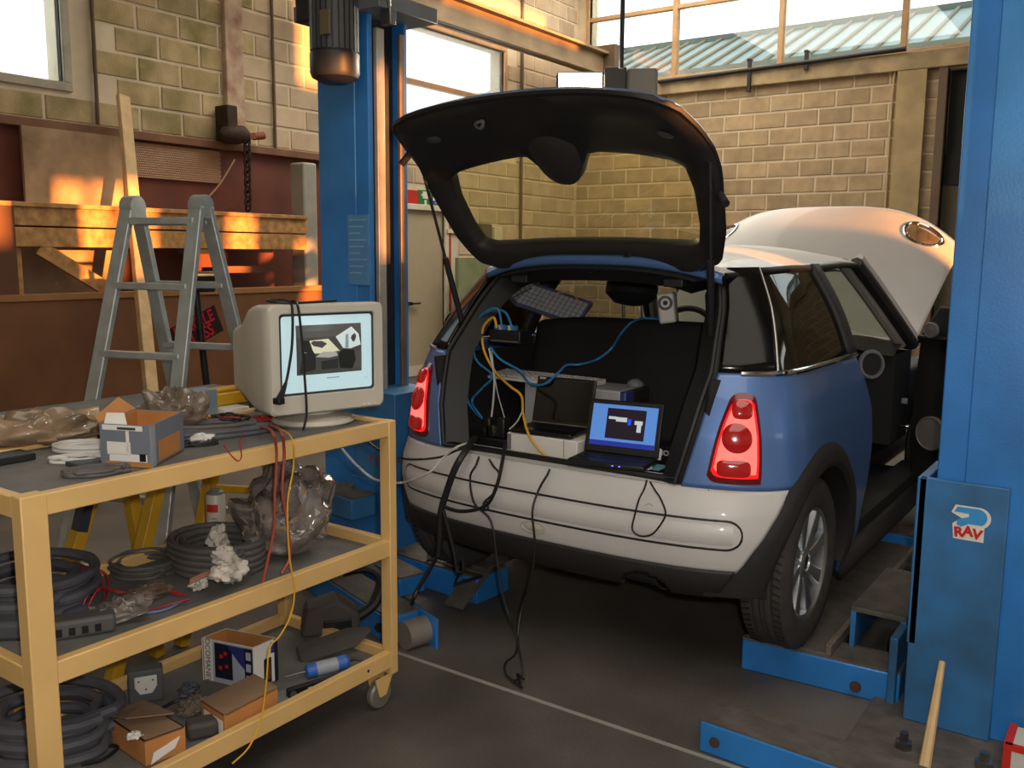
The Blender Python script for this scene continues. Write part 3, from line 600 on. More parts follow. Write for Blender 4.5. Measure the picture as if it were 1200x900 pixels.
text('lettering', 'FRAGILE', .12, FM @ Matrix.Translation((0, .042, .002)), M_FR, t, .001, sx=.78, bold=.002); text('lettering', 'GLASS', .12, FM @ Matrix.Translation((0, -.05, .002)), M_FR, t, .001, sx=.78, bold=.002)
MB().bar(sc0+Vector((-.03, 0, -.05)), Vector((sc0.x-.03, sc0.y, 0)), .04, .02).build('sign_stake', M_LEDGE, t)
# ------------------------------------------------------------------ the car
H0 = .1335
CM = Matrix.Translation((0, 0, H0))
CAR = thing('car', 'small blue and white hatchback with open hatch, bonnet and door on the lift', 'car', (0, 0, H0))
M_CBL = mat('car_blue', (86, 122, 180), .36, .35, var=.08, coat=.6, scale=2)
M_CWH = mat('car_white', (196, 193, 190), .42, 0, var=.04, coat=.25)
M_CBK = mat('car_trim_black', (34, 31, 31), .62, var=.15)
M_CGB = mat('gloss_black', (12, 11, 11), .16, var=.1, spec=.25)
M_INT = mat('interior_black', (17, 16, 17), .8, var=.25, scale=14)
M_SEAL = mat('rubber_seal', (13, 13, 13), .55)
M_CHR = mat('chrome', (214, 214, 214), .10, 1, var=.03)
M_ALY = mat('alloy_rim', (186, 190, 194), .28, .9, var=.06)
M_TYRE = mat('tyre_rubber', (58, 55, 53), .75, var=.3, scale=18, bump=.15, bscale=90)
M_LIN = mat('headliner', (150, 146, 138), .9)
M_SGL = glassmat('tinted_side_glass', (70, 66, 54), .16, opac=.35, ocol=(40, 38, 28))
M_CGL = glassmat('clear_car_glass', (214, 220, 205), .08)
M_HGL = glassmat('hatch_glass', (236, 232, 190), .05, film=.12, fcol=(225, 220, 176), fscale=5)
Y0 = .30; NE, ME = 8.0, 2.5
_ph = np.concatenate([np.linspace(0, 1, 300)**4*.6, np.linspace(.6, math.pi/2, 300)[1:]])
_T = np.sin(_ph)**(2/NE); _X = np.cos(_ph)**(2/ME)
_s = np.concatenate([[0], np.cumsum(np.hypot(np.diff(_X)*.82, np.diff(_T)*.78))]); _s /= _s[-1]
def SX(s): return float(np.interp(s, _s, _X))
def ST(s): return float(np.interp(s, _s, _T))
def s_of_X(x): return float(np.interp(-x, -_X, _s))
def s_of_T(t): return float(np.interp(t, _T, _s))
ZW = [.15, .30, .50, .66, .80, .90, 1.0]; WW = [.80, .828, .842, .840, .825, .802, .768]
ZY = [.15, .30, .40, .48, .56, .63, .80, .92, 1.0]; YRS = [-.47, -.505, -.525, -.53, -.52, -.485, -.462, -.425, -.395]
def Wz(z): return interp(z, ZW, WW)
def Yz(z): return interp(z, ZY, YRS)
def body(s, z, sg=1, off=0):
    P = lambda s, z: Vector((Wz(z)*SX(s), Y0-(Y0-Yz(z))*ST(s), z))
    p = P(s, z)
    if off:
        a = P(min(1, s+.01), z)-P(max(0, s-.01), z); b = P(s, min(1, z+.01))-P(s, max(.15, z-.01)); n = b.cross(a)
        if n.length > 1e-9:
            n.normalize(); c = Vector((p.x, p.y-.1, 0)); n = n if n.dot(c) > 0 else -n; p = p+n*off
    p.x *= sg; return p
def xopen(z): return interp(z, [.62, .8, 1.0, 1.2, 1.335], [.505, .545, .575, .535, .485])
def yB(z): return interp(z, [.17, .375, .60, .772, .9, 1.0], [.50, .53, .61, .632, .60, .555])
ARC = .372
def zlow(y):
    if y < -.19: return .632
    if abs(y) < ARC: return .304+math.sqrt(ARC*ARC-y*y)
    return .175
def side_x(y, z):
    if y >= Y0: return Wz(z)
    t = min(.9999, (Y0-y)/(Y0-Yz(z))); return Wz(z)*(1-t**NE)**(1/ME)
for sg in (1, -1):
    sop = s_of_X(xopen(.7)/Wz(.7))
    def qp(u, v):
        k = .30
        if u < k:
            yy = .58+(Y0-.58)*(u/k); zl = zlow(yy); z = zl+(1.0-zl)*v; y = yB(z)+(Y0-yB(z))*(u/k)
            return Vector((sg*Wz(z), y, z))
        w = (u-k)/(1-k); yy = body(w*sop, .66).y; zl = zlow(yy); z = zl+(1.0-zl)*v
        return body(w*s_of_X(xopen(z)/Wz(z)), z, sg)
    MB(CM).grid(qp, 150, 26).build('quarter_panel', M_CBL, CAR, solid=.012, so=-1 if False else 0, ang=50)
    # wheel arch flare
    def fl(u, v):
        a = R(-14+(198)*u); prof = [(.352, -.07), (.352, .012), (.37, .022), (.41, .019), (.445, .002)]
        q = v*4; i = min(3, int(q)); f = q-i; r = prof[i][0]*(1-f)+prof[i+1][0]*f; o = prof[i][1]*(1-f)+prof[i+1][1]*f
        y = math.cos(a)*r; z = .304+math.sin(a)*r; z = max(z, .17); x = side_x(y, z)
        return Vector((sg*(x+o), y, z))
    MB(CM).grid(fl, 72, 16).build('wheel_arch_trim', M_CBK, CAR, ang=60)
    MB(CM).grid(lambda u, v: Vector((sg*(.48+.30*v), .36*math.cos(R(-5+190*u)), .304+.36*math.sin(R(-5+190*u)))), 30, 2).grid(lambda u, v: Vector((sg*.485, .36*v*math.cos(R(-5+190*u)), .304+.36*v*math.sin(R(-5+190*u)))), 30, 2).build('wheel_housing', M_INT, CAR)
    # sill
    MB(CM).grid(lambda u, v: Vector((sg*(.80+.02*math.sin(v*math.pi)), .36+u*1.75, .15+.10*v)), 2, 4).build('sill_trim', M_CBK, CAR, solid=.05)
    MB(CM).bx(min(sg*.68, sg*.80), max(sg*.68, sg*.80), .5, 2.0, .16, .30).build('sill', M_INT, CAR)
    # tail lamp; its emission stands in for flash light returned by the lens
    ctr = (s_of_X(.705/Wz(.79)), .79)
    sA = lambda x, z: s_of_X(x/Wz(z))
    op = [(sA(.737, .672), .675), (sA(.725, .66), .66), (sA(.622, .66), .66), (sA(.594, .665), .677), (sA(.592, .70), .70), (sA(.606, .80), .80), (sA(.622, .89), .89), (sA(.634, .92), .922), (sA(.656, .932), .932), (sA(.688, .925), .924), (sA(.704, .89), .885), (sA(.729, .78), .78)]
    op = [(s, z) for s, z in op]
    oc = [(q.x, q.y) for q in cr([(s, z, 0) for s, z in op], 5, True)]
    c0 = (sum(s for s, _ in op)/len(op), .785)
    sc_ = lambda k, o: [body(c0[0]+(s-c0[0])*k, c0[1]+(z-c0[1])*k, sg, o) for s, z in oc]
    lampz = MB(CM).rings([sc_(1.05, .0), sc_(1.05, .010), sc_(.90, .016)]).build('tail_lamp', mat('lamp_surround', (110, 10, 16), .25, coat=.5), CAR)
    MB(CM).rings([sc_(.90, .016), sc_(.86, .019), sc_(.80, .020)]).build('lens_border', mat('lamp_border', (150, 8, 10), .2, emit=(255, 26, 30), estr=1.3, coat=.6), lampz)
    MB(CM).rings([sc_(.80, .020), sc_(.55, .023), sc_(.25, .025)], cap1=True).build('flash_return_lens', mat('flash_return', (150, 8, 10), .2, emit=(255, 100, 90), estr=2.0, coat=.6, var=.5, scale=60), lampz)
    def seg(name, cz, hz, wx, rnd):
        cs = s_of_X(interp(cz, [.66, .92], [.662, .664])/Wz(cz)); hs = wx/1.66*1.0
        P = []
        for k in range(28):
            a = 2*math.pi*k/28; e = 2/rnd; ca, sa = math.cos(a), math.sin(a)
            P.append((cs+hs*math.copysign(abs(ca)**e, ca), cz+hz*math.copysign(abs(sa)**e, sa)))
        g = lambda k, o: [body(cs+(s-cs)*k, cz+(z-cz)*k, sg, o) for s, z in P]
        MB(CM).rings([g(1, .021), g(1, .030), g(.8, .034), g(.3, .036)], cap1=True).build(name, mat('lamp_segment', (120, 6, 10), .15, emit=(190, 10, 14), estr=.35, coat=.8), lampz)
    seg('upper_segment', .883, .029, .036, 3.2); seg('round_segment', .797, .045, .052, 2); seg('lower_segment', .703, .027, .058, 4)
    # belt line chrome, window glass and pillars
    WT, YT, ZB, ZR = .585, -.15, 1.0, 1.325
    def green(s, w, off=0):
        z = ZB+(ZR-ZB)*w+.02*(1-s)*w; x = (.768*(1-w)+WT*w+.018*math.sin(w*math.pi))*SX(s); y = Y0-(Y0-(-.395*(1-w)+YT*w))*ST(s)
        return Vector((sg*(x+off), y, z))
    def gside(u, w, off=0):
        """u 0..1 from the B pillar back round the corner to the hatch opening"""
        k = .22; yb = .56+.05*w
        if u < k:
            p = green(0, w, off); p.y = yb+(Y0-yb)*(u/k); return p
        z = ZB+(ZR-ZB)*w; lim = s_of_X(min(1, xopen(z)/(.768*(1-w)+WT*w+.018*math.sin(w*math.pi))))
        return green((u-k)/(1-k)*lim, w, off)
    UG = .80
    MB(CM).grid(lambda u, v: gside(.06+(UG-.06)*u, .02+.94*v), 30, 10).build('rear_side_window', M_SGL, CAR)
    MB(CM).grid(lambda u, v: gside(UG+(1-UG)*u, v), 16, 10).build('rear_pillar', M_CGB, CAR, solid=.02)
    MB(CM).grid(lambda u, v: gside(.07*u, v), 3, 10).build('door_pillar', M_CBK, CAR, solid=.03)
    MB(CM).grid(lambda u, v: gside(u, .95+.05*v, .003), 40, 2).build('window_top_seal', M_SEAL, CAR, solid=.015)
    MB(CM).tube([gside(u/30, .0, .008) for u in range(0, 29)], .010, 8, smooth=False).build('belt_chrome', M_CHR, CAR)
    MB(CM).tube([gside(UG, w/10, .004) for w in range(11)], .008, 6, smooth=False).build('glass_edge_highlight', mat('edge_highlight', (200, 198, 192), .3, .3), CAR)  # pale tube on the glass edge, coloured as its white highlight streak
    # A pillar
    A = [Vector((sg*.572, 1.25, 1.352)), Vector((sg*.62, 1.46, 1.22)), Vector((sg*.685, 1.66, 1.06)), Vector((sg*.735, 1.80, .94))]
    A = cr(A, 5)
    MB(CM).tube(A, .032, 8, smooth=False).build('windscreen_pillar', M_CBK, CAR)
    MB(CM).tube([q+Vector((sg*.004, .048, .028)) for q in A], .02, 8, smooth=False).build('pillar_trim', M_CWH, CAR)
    MB(CM).tube([q+Vector((-sg*.05, -.03, 0)) for q in A], .028, 8, smooth=False).build('inner_pillar_trim', M_LIN, CAR)
    # front wing and scuttle
    def wing(u, v):
        y = 1.78+u*1.15; r = .372; zl = .304+math.sqrt(max(0, r*r-(y-2.467)**2)) if abs(y-2.467) < r else .2
        zt = .94-.16*u**2; z = zl+(max(zt, zl+.02)-zl)*v; return Vector((sg*(.835-.05*v*v-.10*max(0, u-.6)**2*6), y, z))
    MB(CM).grid(wing, 60, 10).build('front_wing', M_CBL, CAR, solid=.012)
    MB(CM).lathe([(.352, .0), (.352, .03), (.44, .012)], (sg*.80, 2.467, .304), (sg, 0, 0), 40, cap=False, a0=0, a1=2*math.pi).build('wheel_arch_trim', M_CBK, CAR)
# bumper
def bump(u, v, z0=.365, z1=.632, off=0, endk=.425):
    sg = 1 if u > .5 else -1; w = abs(u-.5)*2; z = z0+(z1-z0)*v
    ye = -math.sqrt(max(.05, endk**2-(z-.304)**2)); ye = min(ye, -.27); se = s_of_T((Y0-ye)/(Y0-Yz(z)))
    s = 1-(1-se)*w; k = .006*math.sin(min(1, max(0, v))*math.pi); p = body(s, z, 1, off+k); p.x *= sg; return p
MB(CM).grid(bump, 120, 18).build('rear_bumper', M_CWH, CAR, solid=.01, ang=60); BUMP = [o for o in CAR.children if o.name.startswith('rear_bumper')][0]
def vkeep(u, v):
    p = bump(u, v, .26, .372, .004, .43); return not ((abs(p.x-.40)/.085)**2.5+((p.z-.25)/.08)**2.5 < 1)
MB(CM).grid(lambda u, v: bump(u, v, .26, .372, .004-.03*(1-v)**2, .43), 200, 12, keep=vkeep).build('rear_valance', M_CBK, CAR, solid=.02, ang=60)
MB(CM).lathe([(.03, -.06), (.03, .05), (.036, .05), (.036, -.06)], (.40, -.28, .25), (0, -1, 0), 18, cap=False).build('exhaust_pipe', M_DARK, CAR)
def ledge(u, v):
    x = -.56+1.12*u; s = s_of_X(abs(x)/Wz(.63)); p = body(s, .632); y = p.y+(-.385-p.y)*v; return Vector((x, y, .634+.012*v))
MB(CM).grid(ledge, 40, 4).build('loading_ledge', M_CWH, BUMP)
# outlined strip on the bumper
def bs(x, z, off): s = s_of_X(abs(x)/Wz(z)); p = body(s, z, 1, off); p.x = math.copysign(abs(p.x), x); return p
hw, zc, hh = .715, .492, .046
path = [(-hw+.05+ (2*hw-.1)*k/40, zc+hh) for k in range(41)]+[(hw-.05+.045*math.sin(R(a)), zc+hh*math.cos(R(a))) for a in range(15, 180, 15)]+[(hw-.05-(2*hw-.1)*k/40, zc-hh) for k in range(41)]+[(-hw+.05-.045*math.sin(R(a)), zc-hh*math.cos(R(a))) for a in range(15, 180, 15)]
MB(CM).tube([bs(x, z, .007) for x, z in path], .0055, 6, smooth=False, closed=True).build('strip_seal', M_SEAL, BUMP)
MB(CM).grid(lambda u, v: bs(-hw+.03+(2*hw-.06)*u, zc-hh+2*hh*v, .006+.010*math.sin(v*math.pi)), 60, 6).build('bumper_strip', M_CWH, BUMP)
fp = Vector((-.02, 0, .375))
q = pix(CM @ bs(0, .38, 0)); xx = 0
for k in range(-40, 40):
    if pix(CM @ bs(k*.01, .40, 0))[0] < 629: xx = k*.01
fo = [(xx+.055*math.cos(a)*1.0, .418+.022*math.sin(a)) for a in np.linspace(0, 2*math.pi, 25)[:-1]]
fr = lambda k, o: [bs(xx+(x-xx)*k, .418+(z-.418)*k, o) for x, z in fo]
fg = MB(CM).rings([fr(1, .004), fr(1, .012), fr(.85, .012), fr(.8, .006)]).build('fog_lamp', mat('fog_ring', (176, 172, 164), .4), BUMP)
MB(CM).rings([fr(.84, .008), fr(.4, .014)], cap1=True).build('fog_lens', mat('fog_lens', (186, 182, 170), .15, coat=.6), BUMP)
co = [bs(.42+.02*math.cos(a), .545+.02*math.sin(a), .0085) for a in np.linspace(0, 2*math.pi, 20)[:-1]]
MB(CM).tube(co, .0012, 5, closed=True, smooth=False).build('tow_cover_line', M_GREYP, BUMP)

# roof
RYF, RYB = 1.30, -.155
def roof(u, v, dz=0):
    y = RYB+(RYF-RYB)*v; xe = interp(y, [-.155, 0, .3, .8, 1.3], [.505, .56, .59, .592, .575]); q = 2*u-1; x = xe*math.copysign(abs(q)**.9, q)
    yy = y+(.05*(1-abs(q)**2.5)*(-1) if v < .001 else -.05*(1-abs(q)**2.5)*max(0, 1-v*6))
    ze = 1.318+.034*min(1, v*1.3)-.03*max(0, v-.8); z = ze+(.062+.02*math.sin(v*math.pi))*(1-abs(q)**2.6); return Vector((x, yy, z+dz))
MB(CM).grid(roof, 40, 30).build('roof', M_CWH, CAR, solid=.012, ang=70)
MB(CM).grid(lambda u, v: roof(u, 0)+Vector((0, -.012*math.sin(v*math.pi)-.006, -.035*v)), 40, 4).build('roof_rear_edge', M_CBL, CAR, solid=.008)
MB(CM).grid(lambda u, v: roof(.04+.92*u, .05+.92*v, -.05), 20, 12).build('headliner', M_LIN, CAR)
for sg in (-1, 1):
    MB(CM).tube([roof(.5+.5*sg, k/20)+Vector((sg*.004, 0, -.006)) for k in range(21)], .012, 8, smooth=False).build('roof_gutter', M_SEAL, CAR)
# windscreen
def wsc(u, v):
    q = 2*u-1; x = q*(.56+.14*v); y = 1.30+.62*v+.10*(1-q*q); z = 1.37-.40*v-.02*q*q; return Vector((x, y, z))
MB(CM).grid(wsc, 16, 8).build('windscreen', M_CGL, CAR)
# hatch opening frame
def oloop(d, dy):
    pts = []
    for z in np.linspace(.65, 1.0, 8): pts.append(body(s_of_X(xopen(z)/Wz(z)), z))
    for w in np.linspace(.1, 1, 9):
        z = 1.0+.325*w; y = Y0-(Y0-(-.395*(1-w)-.15*w))*ST(s_of_X(min(1, xopen(z)/(.768*(1-w)+.585*w)))); pts.append(Vector((xopen(z), y, z)))
    r = pts; top = [Vector((x, roof((x/.505+1)/2 if abs(x) < .505 else 1, 0).y+.005, roof((x/.505+1)/2, 0).z-.03)) for x in np.linspace(.42, -.42, 13)]
    bot = [Vector((x, -.425, .645)) for x in np.linspace(-.44, .44, 9)]
    full = r+top+[Vector((-p.x, p.y, p.z)) for p in r[::-1]]+bot
    c = Vector((0, 0, .97)); out = []
    for p in full:
        k = Vector((p.x/.55, 0, (p.z-.97)/.38)); m = max(abs(k.x), abs(k.z)); sx = p.x-math.copysign(d*min(1, (abs(p.x)/.50)**4), p.x) if abs(p.x) > .01 else p.x
        sz = p.z-d*.65*min(1, (abs(p.z-.97)/.34)**4) if p.z > .97 else p.z-d*.25*min(1, (abs(p.z-.97)/.34)**4)
        out.append(Vector((sx, p.y+dy, sz)))
    return out
MB(CM).rings([oloop(0, 0), oloop(.012, -.012), oloop(.03, .0), oloop(.05, .02), oloop(.10, .05)]).build('hatch_opening_frame', M_SEAL, CAR, ang=50)
MB(CM).tube(oloop(.022, -.012), .010, 7, closed=True, smooth=False).build('door_seal', M_SEAL, CAR)
for x in (-.30, -.19, .12, .24): MB(CM).box((x, -.158, 1.318), (.008, .012, .03)).build('seal_clip', M_GREYP, CAR)
# luggage bay and cabin lining
MB(CM).bx(-.60, .60, -.44, .45, .60, .63).build('boot_floor', M_INT, CAR)
MB(CM).bx(-.52, .52, -.45, -.42, .60, .655).build('boot_sill_trim', M_SEAL, CAR, bevel=.008)
for sg in (-1, 1):
    MB(CM).grid(lambda u, v: Vector((sg*(.53+.05*v), -.40+u*.85, .62+.36*v)), 8, 6).build('boot_side_lining', M_INT, CAR, solid=.02)
    MB(CM).grid(lambda u, v: Vector((sg*(.70+.03*v), .42+u*1.5, .25+.55*v)), 8, 4, keep=lambda u, v: sg < 0 or u < .12).build('cabin_side_lining', M_INT, CAR, solid=.02)
# network of ribs on the boot lining
for k in range(5): MB(CM).box((.545, -.18, .70+.03*k), (.006, .03, .01)).build('lining_slot', M_GREYP, CAR)
sb = MB(CM).grid(lambda u, v: Vector((-.56+1.12*u, .22+.10*v+.02*math.sin(u*math.pi*2)**2, .60+.515*v-.03*(v*abs(2*u-1)**4))), 24, 10).build('rear_seat_back', M_INT, CAR, solid=.10, sub=1)
MB(CM).bx(-.55, .55, .35, .85, .42, .58).build('rear_seat_cushion', M_INT, CAR, bevel=.05)
MB(CM).bx(-.70, .70, .4, 2.0, .22, .26).build('cabin_floor', M_INT, CAR)
for cx in (-.34, .34):
    MB(CM).grid(lambda u, v: Vector((cx+(u-.5)*.46*(1-.15*v**3), 1.02-.22*v+.04*abs(2*u-1)**2, .45+.62*v)), 8, 8).build('front_seat_back', M_INT, CAR, solid=.12, sub=1)
    MB(CM).box((cx, 1.27, .45), (.48, .52, .16)).build('front_seat_cushion', M_INT, CAR, bevel=.06)
    MB(CM).lathe([(.02, -.07), (.08, -.06), (.125, -.02), (.125, .03), (.09, .075), (.02, .09)], (cx+(.02 if cx > 0 else 0), .78, 1.21), (0, .2, 1), 18).build('headrest', M_INT, CAR)
    for d in (-.05, .05): MB(CM).cyl((cx+d, .80, 1.06), (cx+d, .79, 1.18), .007).build('headrest_post', M_STEEL, CAR)
MB(CM).grid(lambda u, v: Vector((-.70+1.40*u, 1.55+.40*v, .90+.05*math.sin(v*math.pi)+.03*math.sin(u*math.pi*3)**2)), 24, 6).bx(-.70, .70, 1.60, 1.95, .45, .90).build('dashboard', M_INT, CAR, ang=60)
sw = MB(CM); swc = Vector((-.36, 1.42, .93)); nx = Vector((0, -.9, .45)).normalized(); u_ = Vector((1, 0, 0)); w_ = nx.cross(u_)
sw.tube([swc+(u_*math.cos(a)+w_*math.sin(a))*.185 for a in np.linspace(0, 2*math.pi, 33)[:-1]], .017, 8, closed=True, smooth=False).build('steering_wheel', M_INT, CAR)
MB(CM).bar(swc-u_*.18, swc+u_*.18, .05, .03).lathe([(.07, -.02), (.05, .03)], swc, nx, 16).build('steering_hub', mat('silver_trim', (150, 152, 154), .35, .6), CAR)
MB(CM).box((0, 1.42, 1.28), (.22, .03, .07)).cyl((0, 1.42, 1.30), (0, 1.44, 1.37), .012).build('rear_view_mirror', M_BLACK, CAR, bevel=.012)
# silver bezel of the rear quarter trim seen through the open door
q = at(1021, 427, 1, .62); q = Vector((q.x, q.y, q.z-H0))
MB(CM).lathe([(.043, 0), (.046, .008), (.056, .008), (.060, 0)], q, (.75, -.66, .1), 24, cap=False).build('quarter_trim_ring', mat('dull_trim_ring', (104, 106, 110), .45, .4), CAR)
MB(CM).lathe([(.044, .002), (.0, .002)], q, (.75, -.66, .1), 20, cap=False).build('quarter_trim_recess', M_INT, CAR)
# left door panel and mirror
MB(CM).grid(lambda u, v: Vector((-Wz(.2+.8*v), yB(.2+.8*v)+.012+(1.76-yB(.2+.8*v))*u, .2+.8*v)), 20, 16).build('left_door', M_CBL, CAR, solid=.012)
MB(CM).grid(lambda u, v: Vector((-Wz(.2+.8*v)+.03, yB(.2+.8*v)+.012+(1.76-yB(.2+.8*v))*u, .2+.8*v)), 12, 10).build('left_door_lining', M_INT, CAR, solid=.012)
MB(CM).grid(lambda u, v: Vector((-.735+.0*v, .30+.35*u, .35+.64*v)), 4, 4).build('left_quarter_lining', M_INT, CAR, solid=.02)
MB(CM).grid(lambda u, v: Vector((-(.768*(1-v)+.585*v+.018*math.sin(v*math.pi)), .62+(1.74-.46*v-.62)*u, 1.0+.34*v)), 12, 8).build('left_door_window', M_CGL, CAR)
mq = at(541, 383, 0, -.98); mq = Vector((mq.x, mq.y, mq.z-H0))
MB(CM).lathe([(.03, -.05), (.075, -.045), (.095, -.01), (.085, .05), (.04, .09), (.0, .10)], mq, (0, 1, 0), 24).bar(mq+Vector((.05, .03, -.02)), mq+Vector((.24, .05, -.04)), .05, .03).build('wing_mirror', M_CBK, CAR)
# front end
def nose(u, v):
    q = 2*u-1; z = .22+.42*v; y = 3.05-.42*abs(q)**3.2+.04*math.sin(v*math.pi); return Vector((q*.80, y, z))
MB(CM).grid(nose, 30, 8).build('front_bumper', M_CWH, CAR, solid=.02)
MB(CM).bx(-.66, .66, 2.0, 2.85, .45, .78).build('engine_bay', M_DARK, CAR, bevel=.03)
for sg in (-1, 1):
    h = MB(CM).lathe([(.0, .05), (.07, .045), (.105, .02), (.11, -.04), (.0, -.09)], (sg*.60, 2.78, .68), (sg*.25, 1, .25), 24).build('headlamp', mat('headlamp_lens', (190, 192, 190), .12, coat=.6), CAR)
# wheels
def wheel(x, y, sg):
    c = Vector((x, y, .304)); ax = Vector((sg, 0, 0)); hw = .0875
    prof = [(.200, -hw+.015), (.235, -hw), (.275, -hw+.004), (.296, -hw+.016)]
    xs = np.linspace(-hw+.02, hw-.02, 21); g = {4, 5, 8, 12, 15, 16}
    gro = [5, 9, 11, 15]
    for i, q in enumerate(xs): prof.append((.304-(.007 if i in gro else 0)-.004*(abs(q)/hw)**4, q))
    prof += [(.296, hw-.016), (.275, hw-.004), (.235, hw), (.203, hw-.012), (.200, hw-.03)]
    t = MB(CM).lathe(prof, c, ax, 72, cap=False).build('tyre', M_TYRE, CAR, ang=50)
    sp = MB(CM)
    for k in range(72):
        a = 2*math.pi*k/72; d = Vector((0, math.cos(a), math.sin(a))); tt = Vector((0, -math.sin(a), math.cos(a)))
        for e in (-1, 1): sp.bar(c+ax*e*.0675+d*.3015+tt*.006, c+ax*e*.040+d*.3045-tt*.003, .006, .006, up=d)
    sp.build('tread_sipe', M_RUB, t, smooth=False, kind='stuff')
    rim = MB(CM).lathe([(.196, -.07), (.19, -.02), (.184, .03), (.186, .066), (.197, .073), (.204, .070), (.204, .06), (.198, .055)], c, ax, 56, cap=False).build('rim', M_ALY, CAR)
    MB(CM).lathe([(.19, -.01), (.0, -.01)], c, ax, 40, cap=False).build('brake_backing', M_DARK, rim)
    for k in range(8):
        a = 2*math.pi*(k+.3)/8; d = Vector((0, math.cos(a), math.sin(a))); tt = Vector((0, -math.sin(a), math.cos(a)))
        r0 = [c+d*.04+ax*.045+tt*w+ax*h for w, h in ((-.017, -.02), (-.015, .006), (.015, .006), (.017, -.02))]
        r1 = [c+d*.11+ax*.052+tt*w+ax*h for w, h in ((-.022, -.02), (-.018, .007), (.018, .007), (.022, -.02))]
        r2 = [c+d*.186+ax*.060+tt*w+ax*h for w, h in ((-.034, -.02), (-.028, .006), (.028, .006), (.034, -.02))]
        MB(CM).rings([r0, r1, r2], cap0=True, cap1=True).build('spoke', M_ALY, rim, bevel=.004)
    MB(CM).lathe([(.055, .02), (.052, .056), (.032, .062), (.030, .052), (.0, .052)], c, ax, 28, cap=False).build('hub', M_ALY, rim)
    MB(CM).lathe([(.029, .053), (.024, .058), (.0, .059)], c, ax, 20, cap=False).build('centre_cap', M_BLACK, rim)
for y in (0, 2.467):
    for sg in (1, -1): wheel(sg*.735, y, sg)
# underbody and rear axle
MB(CM).bx(-.55, .55, -.30, 2.9, .20, .30).build('underbody', M_DARK, CAR, bevel=.03)
MB(CM).cyl((-.65, 0, .30), (.65, 0, .30), .03).build('rear_axle', M_DARK, CAR)
# ---- hatch, raised
HY, HZ, ANG = -.125, 1.365, R(-107.0)
PV = [0, .12, .30, .52, .60, .70, .85, 1.0]; PYv = [-.125, -.175, -.27, -.40, -.435, -.455, -.468, -.455]; PZv = [1.365, 1.29, 1.165, 1.0, .93, .85, .74, .635]
HWv = [0, .08, .25, .5, .60, .75, .9, .97, 1.0]; HWx = [.43, .505, .555, .59, .59, .575, .545, .51, .44]
def hp(x, v, d=0):
    y = interp(v, PV, PYv); z = interp(v, PV, PZv); a = v+.01; ty = interp(min(1, v+.03), PV, PYv)-interp(max(0, v-.03), PV, PYv); tz = interp(min(1, v+.03), PV, PZv)-interp(max(0, v-.03), PV, PZv)
    L = math.hypot(ty, tz); ny, nz = -(-tz)/L*1.0, ty/L   # outward normal of the closed hatch (towards -y)
    ny, nz = (tz/L, -ty/L); 
    y += .07*(abs(x)/.58)**2.2; y += ny*d; z += nz*d
    z += -.06*(abs(x)/.55)**2*max(0, .12-v)/.12
    dy, dz = y-HY, z-HZ; return Vector((x, HY+dy*math.cos(ANG)-dz*math.sin(ANG), HZ+dy*math.sin(ANG)+dz*math.cos(ANG)))
outer = []
for v in np.linspace(0, 1, 40): outer.append((interp(v, HWv, HWx), v))
for x in np.linspace(.40, -.40, 11): outer.append((x, 1.0+.02*(1-(x/.44)**2)))
outer += [(-x, v) for x, v in outer[:40][::-1]]
for x in np.linspace(-.39, .39, 11): outer.append((x, 0))
VC = .32
gl = [(.41, .165), (.455, .19), (.475, .28), (.485, .42), (.47, .51), (.43, .532), (.16, .545), (.11, .535)]+[(.092*math.cos(R(a)), .545-.14*math.sin(R(a))) for a in range(20, 161, 14)]+[(-.11, .535), (-.16, .545), (-.43, .532), (-.47, .51), (-.485, .42), (-.475, .28), (-.455, .19), (-.41, .165)]+[(x, .158-.02*(1-(x/.4)**2)) for x in np.linspace(-.3, .3, 7)]
def ray(poly, c, a):
    dx, dy = math.cos(a), math.sin(a); best = None
    for (x1, y1), (x2, y2) in zip(poly, poly[1:]+poly[:1]):
        ex, ey = x2-x1, y2-y1; den = dx*ey-dy*ex
        if abs(den) < 1e-12: continue
        t = ((x1-c[0])*ey-(y1-c[1])*ex)/den; s = ((x1-c[0])*dy-(y1-c[1])*dx)/den
        if t > 0 and -1e-6 <= s <= 1+1e-6 and (best is None or t < best): best = t
    return (c[0]+dx*best, c[1]+dy*best)
AN = np.linspace(0, 2*math.pi, 181)[:-1]; SQ = .75   # v stretched so that rays spread evenly
ot = [ray([(x, v/SQ) for x, v in outer], (0, VC/SQ), a) for a in AN]; it = [ray([(x, v/SQ) for x, v in gl], (0, VC/SQ), a) for a in AN]
ot = [(x, v*SQ) for x, v in ot]; it = [(x, v*SQ) for x, v in it]
def ring(f, d): return [hp(i[0]+(q[0]-i[0])*f, i[1]+(q[1]-i[1])*f, d) for q, i in zip(ot, it)]
HT = MB(CM).rings([ring(0, .0), ring(0, -.035), ring(.06, -.045), ring(.3, -.052), ring(.6, -.055), ring(.86, -.05), ring(.96, -.03), ring(1, -.012)]).build('hatch', mat('hatch_lining', (26, 25, 26), .55, var=.2, scale=10), CAR, ang=50)
MB(CM).rings([ring(0, .0), ring(.3, .003), ring(.7, .004), ring(.97, .0), ring(1, -.012)]).build('hatch_outer_skin', M_CBL, HT, ang=50)
MB(CM).rings([[hp(x*k, VC+(v-VC)*k, -.004) for x, v in [(i[0]*1.0, i[1]) for i in it]] for k in (1.03, .6, .25)], cap1=True).build('hatch_window', M_HGL, HT)
MB(CM).tube([hp(x*.985, VC+(v-VC)*.985, -.016) for x, v in ot[::2]], .012, 6, closed=True, smooth=False).build('hatch_seal', M_SEAL, HT)
